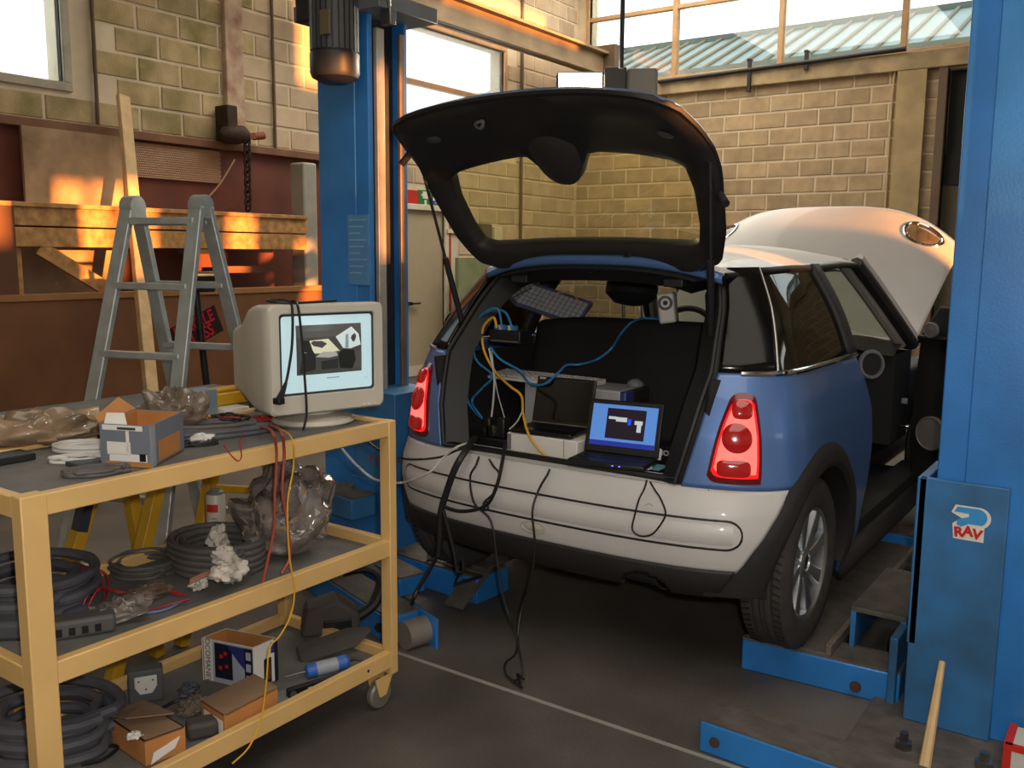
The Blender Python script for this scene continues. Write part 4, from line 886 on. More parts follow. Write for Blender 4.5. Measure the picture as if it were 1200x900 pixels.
# wiper motor cover, latch, pull, bump stops and hinges
MB(CM).rings([[hp(.098*k*math.cos(a), .555+.14*k*math.sin(a), -.05-.03*(1-k**3)) for a in np.linspace(0, 2*math.pi, 29)[:-1]] for k in (1, .85, .5, .1)], cap1=True).build('wiper_motor_cover', mat('motor_cover', (38, 36, 37), .5), HT)
MB(CM).tube([hp(-.20, .83, -.062), hp(-.17, .86, -.075), hp(-.15, .90, -.062), hp(-.19, .88, -.06)], .006, 6, closed=True).build('pull_loop', mat('pull_grey', (110, 110, 108), .4), HT)
for x, v in ((-.40, .80), (.47, .72)): MB(CM).rings([[hp(x+.028*k*math.cos(a), v+.03*k*math.sin(a), -.058-.006*(1-k)) for a in np.linspace(0, 2*math.pi, 17)[:-1]] for k in (1, .7, .1)], cap1=True).build('lining_plug', mat('plug_grey', (64, 64, 66), .5), HT)
for x, v in ((-.555, .72), (.575, .42)): MB(CM).cyl(hp(x, v, -.03), hp(x*1.06, v, -.07), .013).build('bump_stop', M_RUB, HT)
for x in (-.10, .04, -.02): MB(CM).box(hp(x, .05, -.06), (.014, .03, .02)).build('fixing_clip', M_GREYP, HT)
for x in (-.33, .33):
    a = Vector((x, HY+.0, HZ-.03)); b = hp(x, .06, -.03)
    MB(CM).bar(a+Vector((0, -.03, -.045)), b, .055, .03).box(a+Vector((0, -.04, -.05)), (.075, .05, .03)).build('hatch_hinge', M_DARK, CAR, bevel=.004)
a = Vector((-.02, HY-.05, HZ-.055)); MB(CM).bar(a, Vector((.18, HY-.09, HZ+.02)), .02, .012).build('hatch_stay', M_BLACK, CAR, bevel=.004)
for sg in (-1, 1):
    lo = body(s_of_X(xopen(.99)/Wz(.99)), .99, sg)+Vector((-sg*.02, -.0, .16)); lo = Vector((sg*.53, -.30, 1.12)) if sg < 0 else Vector((sg*.52, -.285, 1.12))
    hi = hp(sg*.575, .56, -.04)
    mid = lo+(hi-lo)*.45
    st = MB(CM).tube([lo, mid], .012, 10, smooth=False).build('gas_strut', M_BLACK, CAR)
    MB(CM).tube([mid, hi], .006, 8, smooth=False).build('strut_rod', M_DARK, st)
# ---- bonnet, raised
BY0, BZ0, BAN = 1.98, .945, R(51)
def bon(u, v, d=0):
    q = 2*u-1; wd = .70+.10*math.sin(min(1, v*1.1)*math.pi*.5)-.16*max(0, v-.72)**2*6; x = q*wd
    y = 1.02*v-.13*abs(q)**3*v-.05*(1-v)*q*q+.06*(1-v)*(q*q); z = .07*math.sin(v*math.pi*.8)-.13*v**3-.16*abs(q)**4*(.25+.75*v)+d
    return Vector((x, BY0+y*math.cos(BAN)-z*math.sin(BAN), BZ0+y*math.sin(BAN)+z*math.cos(BAN)))
hc = (.5+.5*.80, .80)
HOL = lambda u, v: ((abs(u-.5)-.385)/.062)**2+((v-.80)/.105)**2 < 1
MB(CM).grid(bon, 96, 72, keep=lambda u, v: not HOL(u, v)).build('bonnet', M_CWH, CAR, solid=.014, ang=60); BON = [o for o in CAR.children if o.name.startswith('bonnet')][0]
for sg in (-1, 1):
    MB(CM).tube([bon(.5+sg*(.385+.064*math.cos(a)), .80+.108*math.sin(a), .006) for a in np.linspace(0, 2*math.pi, 37)[:-1]], .010, 8, closed=True, smooth=False).build('headlamp_ring', M_CHR, BON)
    MB(CM).rings([[bon(.5+sg*(.385+.06*k*math.cos(a)), .80+.10*k*math.sin(a), .0+.03*(1-k)) for a in np.linspace(0, 2*math.pi, 25)[:-1]] for k in (1, .6, .1)], cap1=True).build('headlamp_cover', glassmat('lamp_cover_glass', (200, 190, 170), .15, film=.25, fcol=(180, 160, 130)), BON)
MB(CM).bar(Vector((.30, BY0+.02, .80)), bon(.72, .45, -.02), .012, .012).build('bonnet_stay', M_BLACK, BON)
# ---- right door, swung open
hg = Vector((.80, 1.76, 0)); be = R(62); dd = Vector((math.sin(be), -math.cos(be), 0)); dn = Vector((-math.cos(be), -math.sin(be), 0))
DR = MB(CM).grid(lambda u, v: hg+dd*(1.13*u)+dn*(.03*math.sin(v*math.pi))+Vector((0, 0, .22+(.76+.02*u)*v)), 14, 12).build('open_door', M_INT, CAR, solid=.07, bevel=.01)
MB(CM).grid(lambda u, v: hg+dd*(1.13*u)-dn*(.055)+Vector((0, 0, .2+.80*v)), 10, 8).build('door_skin', M_CBL, DR, solid=.012)
def ondoor(px, py):
    o = Vector(CAM); d = CF+CR*((px-600)/FPX)-CU*((py-450)/FPX); q = hg+dn*.075; t = (Vector((q.x, q.y, H0))-o).dot(dn)/d.dot(dn); p = o+d*t; p.z -= H0; return p
for px, py, r in ((1091, 508, .085), (1092, 387, .038)):
    p = ondoor(px, py); MB(CM).lathe([(r, -.02), (r, .008), (r*.93, .012), (r*.9, .008), (.0, .012)], p, dn, 28, cap=False).build('door_speaker', mat('speaker_grille', (120, 116, 114), .5, .2), DR)
p = ondoor(1060, 500); MB(CM).box(p, (.05, .03, .02)).build('door_pull', M_CHR, DR, bevel=.006)
p = ondoor(1060, 470); MB(CM).box(p, (.03, .02, .03)).build('door_switch', M_GREYP, DR, bevel=.006)
MB(CM).prism([hg+dd*.0+dn*.04+Vector((0, 0, .96)), hg+dd*.55+dn*.04+Vector((0, 0, .96)), hg+dd*.40+dn*.04+Vector((0, 0, 1.14)), hg+dd*.12+dn*.04+Vector((0, 0, 1.15))], dn*.03).build('mirror_trim', M_INT, DR, bevel=.01)
MB(CM).tube([hg+dd*.02+dn*.07+Vector((0, 0, .99)), hg+dd*1.1+dn*.07+Vector((0, 0, 1.0))], .014, 8, smooth=False).build('window_sill_seal', M_SEAL, DR)
# ------------------------------------------------------------------ equipment in the luggage bay
BF = .63+H0
M_TOW = mat('tower_grey', (168, 168, 170), .45, var=.05); M_TOWB = mat('tower_blue', (56, 66, 128), .4); M_TOWD = mat('tower_dark', (44, 38, 40), .5)
M_KEYB = mat('keyboard_body', (208, 204, 194), .5, var=.05); M_KEYC = mat('key_cap', (182, 182, 180), .5, var=.05)
yT = -.06; a = at(614, 500, 1, yT); b = at(731, 500, 1, yT); zt = at(660, 452, 1, yT).z
t = thing('computer_tower', 'grey computer tower with blue edge lying on its side in the boot', 'computer', ((a.x+b.x)/2, .04, BF))
MB().bx(a.x, b.x-.02, yT, yT+.20, BF, zt).build('case', M_TOW, t, bevel=.006); MB().bx(b.x-.02, b.x+.008, yT-.004, yT+.06, BF, zt).build('blue_edge', M_TOWB, t, bevel=.006)
MB().bx(b.x-.02, b.x+.006, yT+.06, yT+.205, BF, zt).build('bezel', M_TOWD, t, bevel=.006)
for k in range(3): MB().bx(b.x+.004, b.x+.011, yT+.07, yT+.195, zt-.05-k*.055, zt-.045-k*.055).build('drive_slot', M_STEEL, t)
MB().bx(a.x+.03, a.x+.03+.10, yT-.002, yT, zt-.02, zt-.012).build('panel_lip', M_GREYP, t, smooth=False)
def keyboard(name, label, M, w, d, body_m, key_m, rows=5, cols=16):
    t = thing(name, label, 'keyboard', tuple(M.translation))
    MB(M).prism([(-w/2, -d/2, 0), (w/2, -d/2, 0), (w/2, -d/2, .008), (w/2, d/2, .022), (w/2, d/2, 0), (-w/2, d/2, 0), (-w/2, d/2, .022), (-w/2, -d/2, .008)][:0] or [(-w/2, -d/2, 0), (-w/2, d/2, 0), (-w/2, d/2, .024), (-w/2, -d/2, .012)], (w, 0, 0)).build('body', body_m, t, bevel=.004)
    kw, kd = (w*.94)/cols, (d*.78)/rows
    for r in range(rows):
        for c in range(cols):
            x = -w*.47+kw*(c+.5); y = -d*.40+kd*(r+.5); z = .012+.012*(y+d/2)/d
            MB(M).add([(x+sx*kw*.44, y+sy*kd*.42, z-.002) for sx, sy in ((-1, -1), (1, -1), (1, 1), (-1, 1))]+[(x+sx*kw*.34, y+sy*kd*.33, z+.007) for sx, sy in ((-1, -1), (1, -1), (1, 1), (-1, 1))],
                      [(4, 5, 6, 7), (0, 1, 5, 4), (1, 2, 6, 5), (2, 3, 7, 6), (3, 0, 4, 7)]).build('key', key_m, t, smooth=False)
    return t
p = at(664, 440, 2, zt+.003); w = (at(727, 440, 1, p.y)-at(602, 440, 1, p.y)).x
q = Matrix.Translation((p.x, yT+.045, zt+.003)) @ Matrix.Rotation(R(-3), 4, 'Z')
keyboard('white_keyboard', 'white keyboard lying on top of the computer tower', q, w, .17, M_KEYB, M_KEYC)
p = at(746, 441, 1, yT+.12); t = MB().lathe([(.03, 0), (.036, .008), (.030, .022), (.015, .032), (0, .034)], (b.x-.05 if False else p.x-.02, yT+.15, zt), (0, 0, 1), 20).build('computer_mouse', mat('mouse_grey', (120, 118, 120), .35)); tag(t, 'small grey mouse beside the keyboard on the tower', 'mouse')
# white box with the black netbook on it
yb = -.335; a = at(594, 535, 1, yb); b = at(676, 535, 1, yb); zb = at(635, 512, 1, yb).z
t = thing('white_carton', 'white box supporting the black netbook in the boot', 'box', ((a.x+b.x)/2, yb, BF))
MB().bx(a.x, b.x, yb, yb+.16, BF, zb).build('carton', M_PAPER, t, bevel=.004); MB().bx(a.x+.005, a.x+.02, yb-.002, yb, BF+.005, zb-.005).build('side_tab', M_GREYP, t); MB().bx((a.x+b.x)/2+.1, (a.x+b.x)/2+.102, yb-.001, yb, BF, zb).build('seam', M_GREYP, t, smooth=False)
def laptop(name, label, o, rz, w, d, h, tilt, m, lm=None):
    t = thing(name, label, 'laptop', tuple(o)); M = Matrix.Translation(o) @ Matrix.Rotation(rz, 4, 'Z')
    MB(M).bx(-w/2, w/2, -d/2, d/2, .002, .02).build('base', m, t, bevel=.006)
    MB(M).bx(-w*.45, w*.45, -d*.1, d*.4, .0195, .0215).build('keypad', M_BLACK, t, smooth=False)
    L = M @ Matrix.Translation((0, d/2-.005, .02)) @ Matrix.Rotation(tilt, 4, 'X')
    s = MB(L).bx(-w/2, w/2, 0, .012, 0, h).build('lid', m, t, bevel=.005)
    return t, L
o = Vector(((a.x+b.x)/2-.012, yb+.085, zb)); w = (b.x-a.x)*.86
t, L = laptop('black_netbook', 'closed-looking black netbook with dark screen standing on the white box', o, R(4), w*.96, .17, .185, R(-14), mat('netbook_black', (16, 15, 16), .3, coat=.3))
t['label'] = 'black netbook with a dark screen open on the white box'
hw = w*.48
MB(L).bx(-hw+.012, hw-.012, -.002, 0, .016, .172).build('dark_screen', mat('dark_screen', (8, 7, 8), .12), t, smooth=False)
text('maker_lettering', 'acer', .016, L @ frame((-hw+.028, -.004, .178), (1, 0, 0), (0, 0, 1)), M_WHT, t, .0005, bold=.0004)
MB(L).bx(-hw, hw, -.001, .013, -.004, .004).build('hinge_bar', M_STEEL, t)
# laptop with lit screen
yl_ = -.40; sc_ = at(716, 523, 1, -.32); 
o = Vector((at(706, 552, 2, BF+.01).x, -.385, BF+.022))
t, L = laptop('lit_laptop', 'black laptop with a glowing blue desktop at the boot edge', o, R(7), .285, .15, .195, R(-16), M_BLACK)
MB(L).bx(-.124, .124, -.002, 0, .028, .178).build('screen', mat('laptop_screen', (60, 100, 160), .2, emit=(88, 136, 206), estr=.75), t, smooth=False)
MB(L).bx(-.124, .124, -.003, -.0015, .028, .045).build('task_bar', mat('laptop_bar', (30, 40, 120), .2, emit=(40, 52, 150), estr=.7), t, smooth=False)
MB(L).bx(-.066, .082, -.0032, -.0015, .055, .165).build('video_window', mat('laptop_video', (24, 18, 28), .2, emit=(34, 24, 38), estr=.7), t, smooth=False)
M_LV = mat('laptop_video_light', (170, 180, 180), .2, emit=(176, 186, 190), estr=.7)
for (x0, x1, z0, z1) in ((-.058, -.030, .125, .135), (-.03, .012, .118, .134), (.042, .072, .112, .126), (.052, .068, .085, .112)): MB(L).bx(x0, x1, -.0042, -.003, z0, z1).build('video_patch', M_LV, t, smooth=False)
MB(L).bx(.016, .028, -.0042, -.003, .108, .13).build('video_patch', mat('laptop_video_blue', (30, 60, 200), .2, emit=(40, 70, 230), estr=.8), t, smooth=False)
M_LED = mat('blue_led', (60, 60, 255), .3, emit=(90, 90, 255), estr=4)
for k in (0.03, .055): MB(Matrix.Translation(o) @ Matrix.Rotation(R(7), 4, 'Z')).box((k, -.0765, .012), (.005, .003, .003)).build('status_light', M_LED, t)
# black amplifier box with pale lettering on the right
yA = -.20; a = at(745, 480, 1, yA); b = at(806, 540, 1, yA)
t = thing('audio_unit', 'black unit with pale lettering against the right boot side', 'audio unit', (a.x, yA, BF))
MB().bx(a.x, min(b.x, .50), yA, yA+.10, BF, at(770, 522, 1, yA).z).build('body', mat('audio_black', (20, 16, 18), .4), t, bevel=.004)
tx = at(778, 531, 1, yA-.002)
text('lettering', 'DVIO  S', .026, frame(tx, (1, 0, 0), (0, 0, 1)), mat('pale_print', (190, 180, 180), .6), t, .0004, sx=1.1, bold=.0008)
a = at(794, 484, 1, -.10); o = thing('boot_fuse_strip', 'black strip with pale marks on the right boot lining', 'strip', tuple(a))
MB().bx(.50, .515, -.13, -.09, a.z-.13, a.z+.02).build('strip_body', M_BLACK, o, bevel=.003)
for k in range(5): MB().bx(.497, .50, -.125, -.105+.004*(k % 3), a.z-.012-k*.025, a.z-.004-k*.025).build('pale_mark', mat('pale_print', (190, 180, 180)), o, smooth=False)
c = at(765, 538, 2, BF+.02); o = MB(Matrix.Translation(c) @ Matrix.Rotation(R(10), 4, 'Z')).prism([(-.035, -.004, 0), (.03, -.004, .0), (.03, .02, .045), (-.03, .02, .045)], (0, .003, .001)).build('white_card', M_PAPER); tag(o, 'small white label card beside the lit laptop', 'card')
c = at(766, 549, 2, BF+.012); o = MB(Matrix.Translation(c)).prism([(-.03, -.025, 0), (.03, -.02, 0), (.045, .03, .008), (-.01, .02, .008)], (0, 0, .003)).build('blue_card', mat('card_blue', (96, 150, 170), .4)); tag(o, 'pale blue card lying at the corner of the boot', 'card')
c = at(753, 548, 2, BF+.02); o = thing('yellow_plug', 'yellow network plugs beside the lit laptop', 'plug', tuple(c))
for k in range(2): MB().bar(c+Vector((-.03, -.012+.02*k, .0)), c+Vector((.02, -.02+.02*k, .004)), .012, .01).build('plug_body', mat('plug_yellow', (200, 160, 50), .5), o, bevel=.002); MB().bar(c+Vector((.02, -.02+.02*k, .004)), c+Vector((.035, -.023+.02*k, .005)), .010, .008).build('plug_tip', M_WHT, o)
# network switch hanging on the left
yS = -.22; a = at(573, 386, 1, yS); b = at(609, 404, 1, yS)
t = thing('network_switch', 'black network switch hanging at the left edge of the boot', 'network switch', ((a.x+b.x)/2, yS, b.z))
MB().bx(a.x, b.x, yS, yS+.09, b.z, a.z).build('case', M_BLACK, t, bevel=.004); MB().bx(a.x+.01, b.x-.01, yS-.001, yS, b.z+.008, b.z+.011).build('pale_line', M_GREYP, t, smooth=False)
for k in range(5): MB().bx(a.x+.012+k*.022, a.x+.026+k*.022, yS+.02, yS+.04, a.z, a.z+.018).build('network_plug', M_CWHT if k % 2 else M_CBLUE, t)
# power strip with adaptors
c = at(577, 520, 1, -.30); t = thing('power_strip', 'black power strip with plugged adaptors at the left of the boot', 'power strip', tuple(c))
MB().bx(c.x-.10, c.x+.10, -.33, -.27, BF, BF+.035).build('strip_body', M_BLACK, t, bevel=.006)
for dx, h in ((-.02, .075), (.05, .08), (.0, .05)): MB().bx(c.x+dx-.02, c.x+dx+.02, -.32, -.28, BF+.036, BF+.036+h).build('adaptor', M_BLACK, t, bevel=.006)
for px, py in ((566, 506), (580, 505), (555, 524)): q = at(px, py, 1, -.325); MB().bx(q.x-.006, q.x+.006, -.326, -.32, q.z-.018, q.z+.018).build('silver_band', M_STEEL, t)
# network camera on the seat
yc = .27; a = at(781, 361, 1, yc); t = thing('network_camera', 'white network camera with stub antenna on the rear seat', 'camera', (a.x, yc, 1.03+H0))
FM = frame(a, (.86, .5, .13), (-.12, -.06, 1)); 
MB(FM).bx(-.034, .034, -.062, .062, -.02, .014).build('case', M_WHT, t, bevel=.008); MB(FM).bx(.030, .046, -.060, .060, -.045, -.005).build('side_panel', M_BLACK, t, bevel=.004)
MB(FM).lathe([(.030, .013), (.030, .018), (.022, .018), (.018, .012), (.0, .016)], (-.004, .022, 0), (0, 0, 1), 24, cap=False).build('lens', M_BLACK, t)
MB(FM).lathe([(.010, .015), (.0, .02)], (-.004, .022, 0), (0, 0, 1), 14, cap=False).build('lens_glass', mat('lens_glint', (80, 84, 90), .1, coat=.8), t)
MB(FM).tube([(.045, .045, -.03), (.062, .095, -.03)], .006, 8, smooth=False).build('antenna', M_WHT, t); MB(FM).tube([(.02, -.06, -.02), (.04, -.085, -.01), (.045, -.10, .0)], .012, 8).build('ball_foot', M_WHT, t)
# second keyboard behind the seat back
p = at(648, 358, 1, .40); M = Matrix.Translation(p) @ Matrix.Rotation(R(6), 4, 'Z') @ Matrix.Rotation(R(15), 4, 'Y') @ Matrix.Rotation(R(42), 4, 'X')
keyboard('grey_keyboard', 'grey keyboard tilted up behind the rear seat back', M @ Matrix.Translation((0, 0, .0)), .34, .15, mat('keyboard_slate', (86, 88, 112), .5), M_KEYC, 5, 13)
# cables in the boot
def cable(label, pts, r, m, name='cable', cat='cable', n=7, k=6):
    o = MB().tube(pts, r, n, k).build(name, m, loc=tuple(pts[0])); return tag(o, label, cat)
C = lambda y, *ps: [at(px, py, 1, y) for px, py in ps]
cable('blue network cable looping from the switch to the network camera', C(-.23, (575, 407), (585, 420))+C(-.20, (598, 428), (610, 435))+C(-.16, (618, 447), (628, 451), (640, 449))+C(-.12, (655, 436), (664, 428), (680, 427))+C(0, (700, 421), (717, 408))+C(.15, (727, 392), (740, 378))+C(.24, (755, 373), (772, 374)), .0048, M_CBLUE, 'network_cable')
cable('blue network cable dropping from the switch down to the power strip', C(-.2, (600, 384), (592, 366), (575, 364), (562, 376))+C(-.26, (552, 400), (549, 430), (547, 465), (556, 482))+C(-.30, (566, 492), (572, 503)), .0048, M_CBLUE, 'network_cable')
cable('second blue cable crossing behind the yellow one on the left', C(-.22, (588, 384), (583, 362), (566, 368), (556, 385))+C(-.24, (557, 420), (577, 440), (565, 455), (553, 470))+C(-.30, (562, 486), (575, 503)), .0045, M_CBLUE, 'network_cable')
cable('yellow network cable from the switch down to the boot edge', C(-.24, (582, 384), (578, 372), (566, 385), (567, 410), (580, 435))+C(-.30, (597, 452), (611, 464), (613, 485))+C(-.36, (620, 510), (635, 530), (652, 541)), .0052, M_CYEL, 'network_cable')
cable('white cable dropping straight from the switch to the power strip', C(-.24, (573, 408), (579, 440), (578, 470), (574, 503)), .0042, M_CWHT)
cable('thin pale cable slanting beside the white one in the boot', C(-.22, (576, 410), (582, 455), (592, 492)), .0022, M_CWHT)
cable('short pale cable at the left corner of the netbook', C(-.32, (613, 480), (606, 494), (597, 503)), .003, M_CWHT)
cable('orange cable arching over the tilted grey keyboard', C(.42, (640, 349), (655, 343), (672, 345), (680, 358)), .003, mat('orange_cable', (206, 150, 90), .5))
# cables over the bumper
yO = -.578; yP = -.552
cable('thick flat black cable bundle hanging over the left of the bumper', C(-.45, (556, 513))+C(yP, (543, 532))+C(yO, (533, 550), (524, 575), (517, 600), (516, 630), (514, 652)), .013, M_CABLE)
cable('black cable running from the bumper bundle down to the floor beside the cart', C(yO, (517, 600), (516, 640), (505, 665))+C(-.60, (490, 690), (484, 703))+[at(480, 714, 2, .02), at(466, 717, 2, .012)], .008, M_CABLE)
cable('black cable ending in a plug below the left of the bumper', C(yO, (518, 592), (526, 622), (533, 650), (536, 668), (543, 670), (543, 655)), .007, M_CABLE)
cable('black cable looping right across the bumper to the strip', C(-.46, (592, 520))+C(yP, (588, 545))+C(yO, (582, 570), (570, 592), (545, 599), (526, 596), (517, 590)), .007, M_CABLE)
cable('thin black cable ring hanging on the left half of the bumper', C(-.46, (572, 536))+C(yP, (578, 546), (585, 556))+C(yO, (580, 576), (568, 588), (566, 597), (572, 596), (569, 585)), .004, M_CABLE)
cable('thin black cable hanging from the boot to the knot on the floor', C(-.46, (562, 533))+C(yP, (558, 545), (551, 560))+C(yO, (556, 590), (575, 610), (582, 650), (588, 690), (596, 720))+C(-.62, (606, 745), (604, 766), (593, 776), (592, 788))+[at(600, 797, 2, .012), at(610, 803, 2, .012), at(606, 790, 2, .02), at(614, 796, 2, .014)], .0042, M_CABLE)
cable('second thin black cable joining the knot on the floor', C(-.46, (645, 548))+C(yP, (641, 557), (631, 575))+C(yO, (624, 600), (627, 640), (622, 680), (611, 715))+C(-.62, (607, 750), (611, 775))+[at(612, 793, 2, .03), at(603, 798, 2, .01), at(612, 806, 2, .012)], .0042, M_CABLE)
cable('thin black cable loop hanging over the right half of the bumper', C(-.50, (758, 563))+C(yP, (755, 573))+C(yO, (749, 585), (744, 603), (741, 620), (750, 628), (764, 626), (776, 612), (780, 600), (774, 584))+C(yP, (768, 575))+C(-.50, (762, 565)), .0032, M_CABLE)
# wires from the boot to the cart
cable('white cable drooping from the boot to the underside of the cart top', C(-.46, (552, 518))+C(-.55, (535, 524), (520, 536))+C(-.62, (505, 552), (485, 562), (465, 566))+[at(440, 562, 0, -.36), at(418, 545, 0, -.40), at(400, 525, 0, -.45)], .0042, M_CWHT)
cable('black cable stretched from the boot to the cart below the monitor', C(-.46, (553, 522))+C(-.52, (535, 528), (518, 535))+C(-.62, (495, 538), (470, 537))+[at(445, 528, 0, -.36), at(425, 512, 0, -.45)], .0042, M_CABLE)
# ------------------------------------------------------------------ yellow cart
CX0, CX1, CY0, CY1, CZ = -.83, -.262, -2.20, -.985, .977
M_CART = mat('cart_cream_paint', (216, 176, 112), .5, var=.10, scale=5, pos=True); M_SHELF = mat('dusty_shelf', (104, 102, 98), .8, var=.3, scale=7, bump=.2, pos=True)
CT = thing('tool_cart', 'cream painted three tier tool cart in the left foreground', 'cart', ((CX0+CX1)/2, (CY0+CY1)/2, 0))
lw = .055
for x in (CX0, CX1-lw*.8):
    for y in (CY0, CY1-lw*.6):
        z0 = .11; MB().bx(x, x+lw*.8, y, y+lw*(1.1 if y == CY0 else .6), z0, CZ).build('leg', M_CART, CT, bevel=.003)
for zt, h in ((CZ, .052), (.578, .056), (.192, .058)):
    for x in (CX0, CX1-.035): MB().bx(x+.003, x+.032, CY0+lw, CY1-.03, zt-h, zt-.001).build('long_rail', M_CART, CT, bevel=.003)
    for y in (CY0, CY1-.03): MB().bx(CX0+.04, CX1-.04, y, y+.028, zt-h, zt-.001).build('short_rail', M_CART, CT, bevel=.003)
    zs = zt-(.012 if zt == CZ else .035)
    MB().bx(CX0+.032, CX1-.032, CY0+.028, CY1-.03, zs-.01, zs).build('shelf_sheet', M_SHELF, CT)
TZ, S1, S2 = CZ-.012, .578-.035, .192-.035
for x, y in ((CX1-.03, CY1-.05), (CX0+.03, CY1-.05), (CX1-.03, CY0+.05), (CX0+.03, CY0+.05)):
    w = MB().lathe([(.012, -.014), (.044, -.014), (.05, -.008), (.05, .008), (.044, .014), (.012, .014)], (x, y-.015, .05), (1, 0, 0), 24).build('caster_wheel', mat('caster_grey', (120, 116, 106), .4, .3), CT)
    MB().prism([(x-.02, y-.05, .112), (x-.02, y+.035, .112), (x-.02, y+.0, .045), (x-.02, y-.03, .045)], (.004, 0, 0)).prism([(x+.016, y-.05, .112), (x+.016, y+.035, .112), (x+.016, y+.0, .045), (x+.016, y-.03, .045)], (.004, 0, 0)).build('caster_fork', M_CART, CT)
# ---- trestle table behind
t = thing('trestle_table', 'grey topped trestle table with yellow legs behind the cart', 'table', (-1.14, -1.55, 0))
MB().bx(-1.365, -.88, -2.5, -.86, .955, .985).build('table_top', mat('table_grey', (98, 98, 94), .75, var=.3, scale=6, pos=True), t, bevel=.003)
M_YEL = mat('trestle_yellow', (196, 150, 30), .5, var=.2, scale=6)
for X, pa, pb in ((-1.0, (108, 575), (88, 640)), (-1.0, (184, 570), (168, 640)), (-1.25, (247, 560), (240, 600)), (-1.25, (150, 560), (160, 620))):
    a = at(*pa, 0, X); b = at(*pb, 0, X); d = a-b; a = b+d*((.95-b.z)/d.z); b = b-d*(b.z/d.z) ; MB().bar(a, b, .04, .05, up=(1, 0, 0)).build('leg', M_YEL, t, bevel=.003)
for z in (.30,): MB().bar((-1.0, -1.95, z), (-1.0, -1.1, z), .03, .035).build('stretcher', M_YEL, t, bevel=.003)
MB().bar(at(250, 572, 0, -1.2), at(290, 574, 0, -1.2), .03, .03).build('stretcher', M_YEL, t, bevel=.003)
a = at(101, 585, 0, -.97); b = at(93, 622, 0, -.97); MB().bar(a, b, .03, .045, up=(1, 0, 0)).build('blue_sleeve', mat('sleeve_navy', (44, 52, 66), .5), t)
q = at(262, 468, 2, 1.0); o = MB().bx(q.x-.05, q.x+.05, q.y-.12, q.y+.12, .986, 1.03).bx(q.x-.02, q.x+.03, q.y-.15, q.y+.15, 1.03, 1.045).build('yellow_clamp', M_YEL, bevel=.006); tag(o, 'yellow metal bracket lying on the table behind the monitor', 'bracket')
# ---- CRT monitor
n = Vector((.961, -.276, 0)); wv = Vector((.276, .961, 0)); o = Vector((-.40, -1.155, TZ)); c = at(386, 425, 0, -.385); o = Vector((c.x, c.y, TZ))
FM = frame(o, wv, (0, 0, 1)); t = thing('crt_monitor', 'beige tube monitor with a lit screen at the end of the cart', 'monitor', tuple(o))
M_CRT = mat('crt_beige', (192, 186, 172), .5, var=.05)
w, h0_, h1 = .20, .05, .392
def rect(hw, z0, z1, d, r=.02):
    P = []
    for cx, cz, a0 in ((hw-r, z1-r, 0), (-hw+r, z1-r, 90), (-hw+r, z0+r, 180), (hw-r, z0+r, 270)):
        for k in range(5): a = R(a0+k*22.5); P.append((cx+r*math.cos(a), cz+r*math.sin(a), d))
    return P
sw_, s0, s1 = .163, .112, .362
MB(FM).rings([rect(sw_, s0, s1, -.012, .012), rect(sw_+.004, s0-.004, s1+.004, .0, .014), rect(w-.006, h0_+.006, h1-.006, 0), rect(w, h0_, h1, -.008), rect(w, h0_, h1, -.05)]).build('bezel', M_CRT, t, ang=40)
MB(FM).rings([rect(w, h0_, h1, -.05), rect(w-.004, h0_, h1-.004, -.12), rect(w-.012, h0_+.005, h1-.015, -.19, .03), rect(.165, h0_+.02, h1-.07, -.30, .03), rect(.15, h0_+.03, h1-.09, -.40, .03)], cap1=True).build('rear_shell', M_CRT, t, ang=40)
MB(FM).rings([rect(sw_+.001, s0-.001, s1+.001, -.006, .01), rect(sw_-.006, s0+.006, s1-.006, -.008, .01)]).build('screen_mask', mat('mask_dark', (50, 52, 56), .5), t)
M_SCR = mat('crt_screen', (150, 170, 175), .12, emit=(196, 226, 232), estr=.62)
def scrz(x, z): return -.014+.010*(1-(x/sw_)**2)*(1-((z-(s0+s1)/2)/.125)**2)
MB(FM).grid(lambda u, v: ((2*u-1)*sw_, s0+(s1-s0)*v, scrz((2*u-1)*sw_, s0+(s1-s0)*v)), 20, 16).build('screen', M_SCR, t)
SC = [o_ for o_ in t.children if o_.name.startswith('screen') and 'mask' not in o_.name][0]
def sp(name, poly, col, k=1, e=.6):
    P = [(-sw_+2*sw_*u, s0+(s1-s0)*v) for u, v in poly]; m = mat('crt_'+name+str(col), col, .15, emit=col, estr=e)
    b = MB(FM); nn = len(P); b.add([(x, z, scrz(x, z)+.0006*k) for x, z in P], [tuple(range(nn))]); b.build(name, m, SC, smooth=False)
for j in range(8):      # picture window in strips so that it follows the curved tube
    for i in range(8):
        u0, u1 = .17+.70*i/8, .17+.70*(i+1)/8; v0, v1 = .24+.62*j/8, .24+.62*(j+1)/8
        sp('picture_tile', [(u0, v0), (u1, v0), (u1, v1), (u0, v1)], (74, 74, 70) if j > 5 else (62, 64, 60), 1)
sp('picture_patch', [(.22, .52), (.24, .66), (.50, .68), (.56, .60), (.62, .52), (.4, .5)], (196, 196, 170), 2)
sp('picture_patch', [(.20, .26), (.24, .62), (.31, .64), (.33, .55), (.36, .48), (.36, .30)], (34, 36, 36), 3)
sp('picture_patch', [(.22, .60), (.23, .67), (.30, .67), (.31, .59)], (30, 32, 32), 4)
sp('picture_patch', [(.36, .46), (.44, .52), (.58, .51), (.60, .46), (.5, .44)], (150, 152, 146), 3)
sp('picture_patch', [(.62, .30), (.60, .48), (.66, .54), (.78, .52), (.80, .40), (.76, .28)], (28, 30, 30), 3)
sp('picture_patch', [(.58, .70), (.76, .82), (.84, .72), (.86, .58), (.74, .54), (.66, .55)], (190, 204, 206), 2)
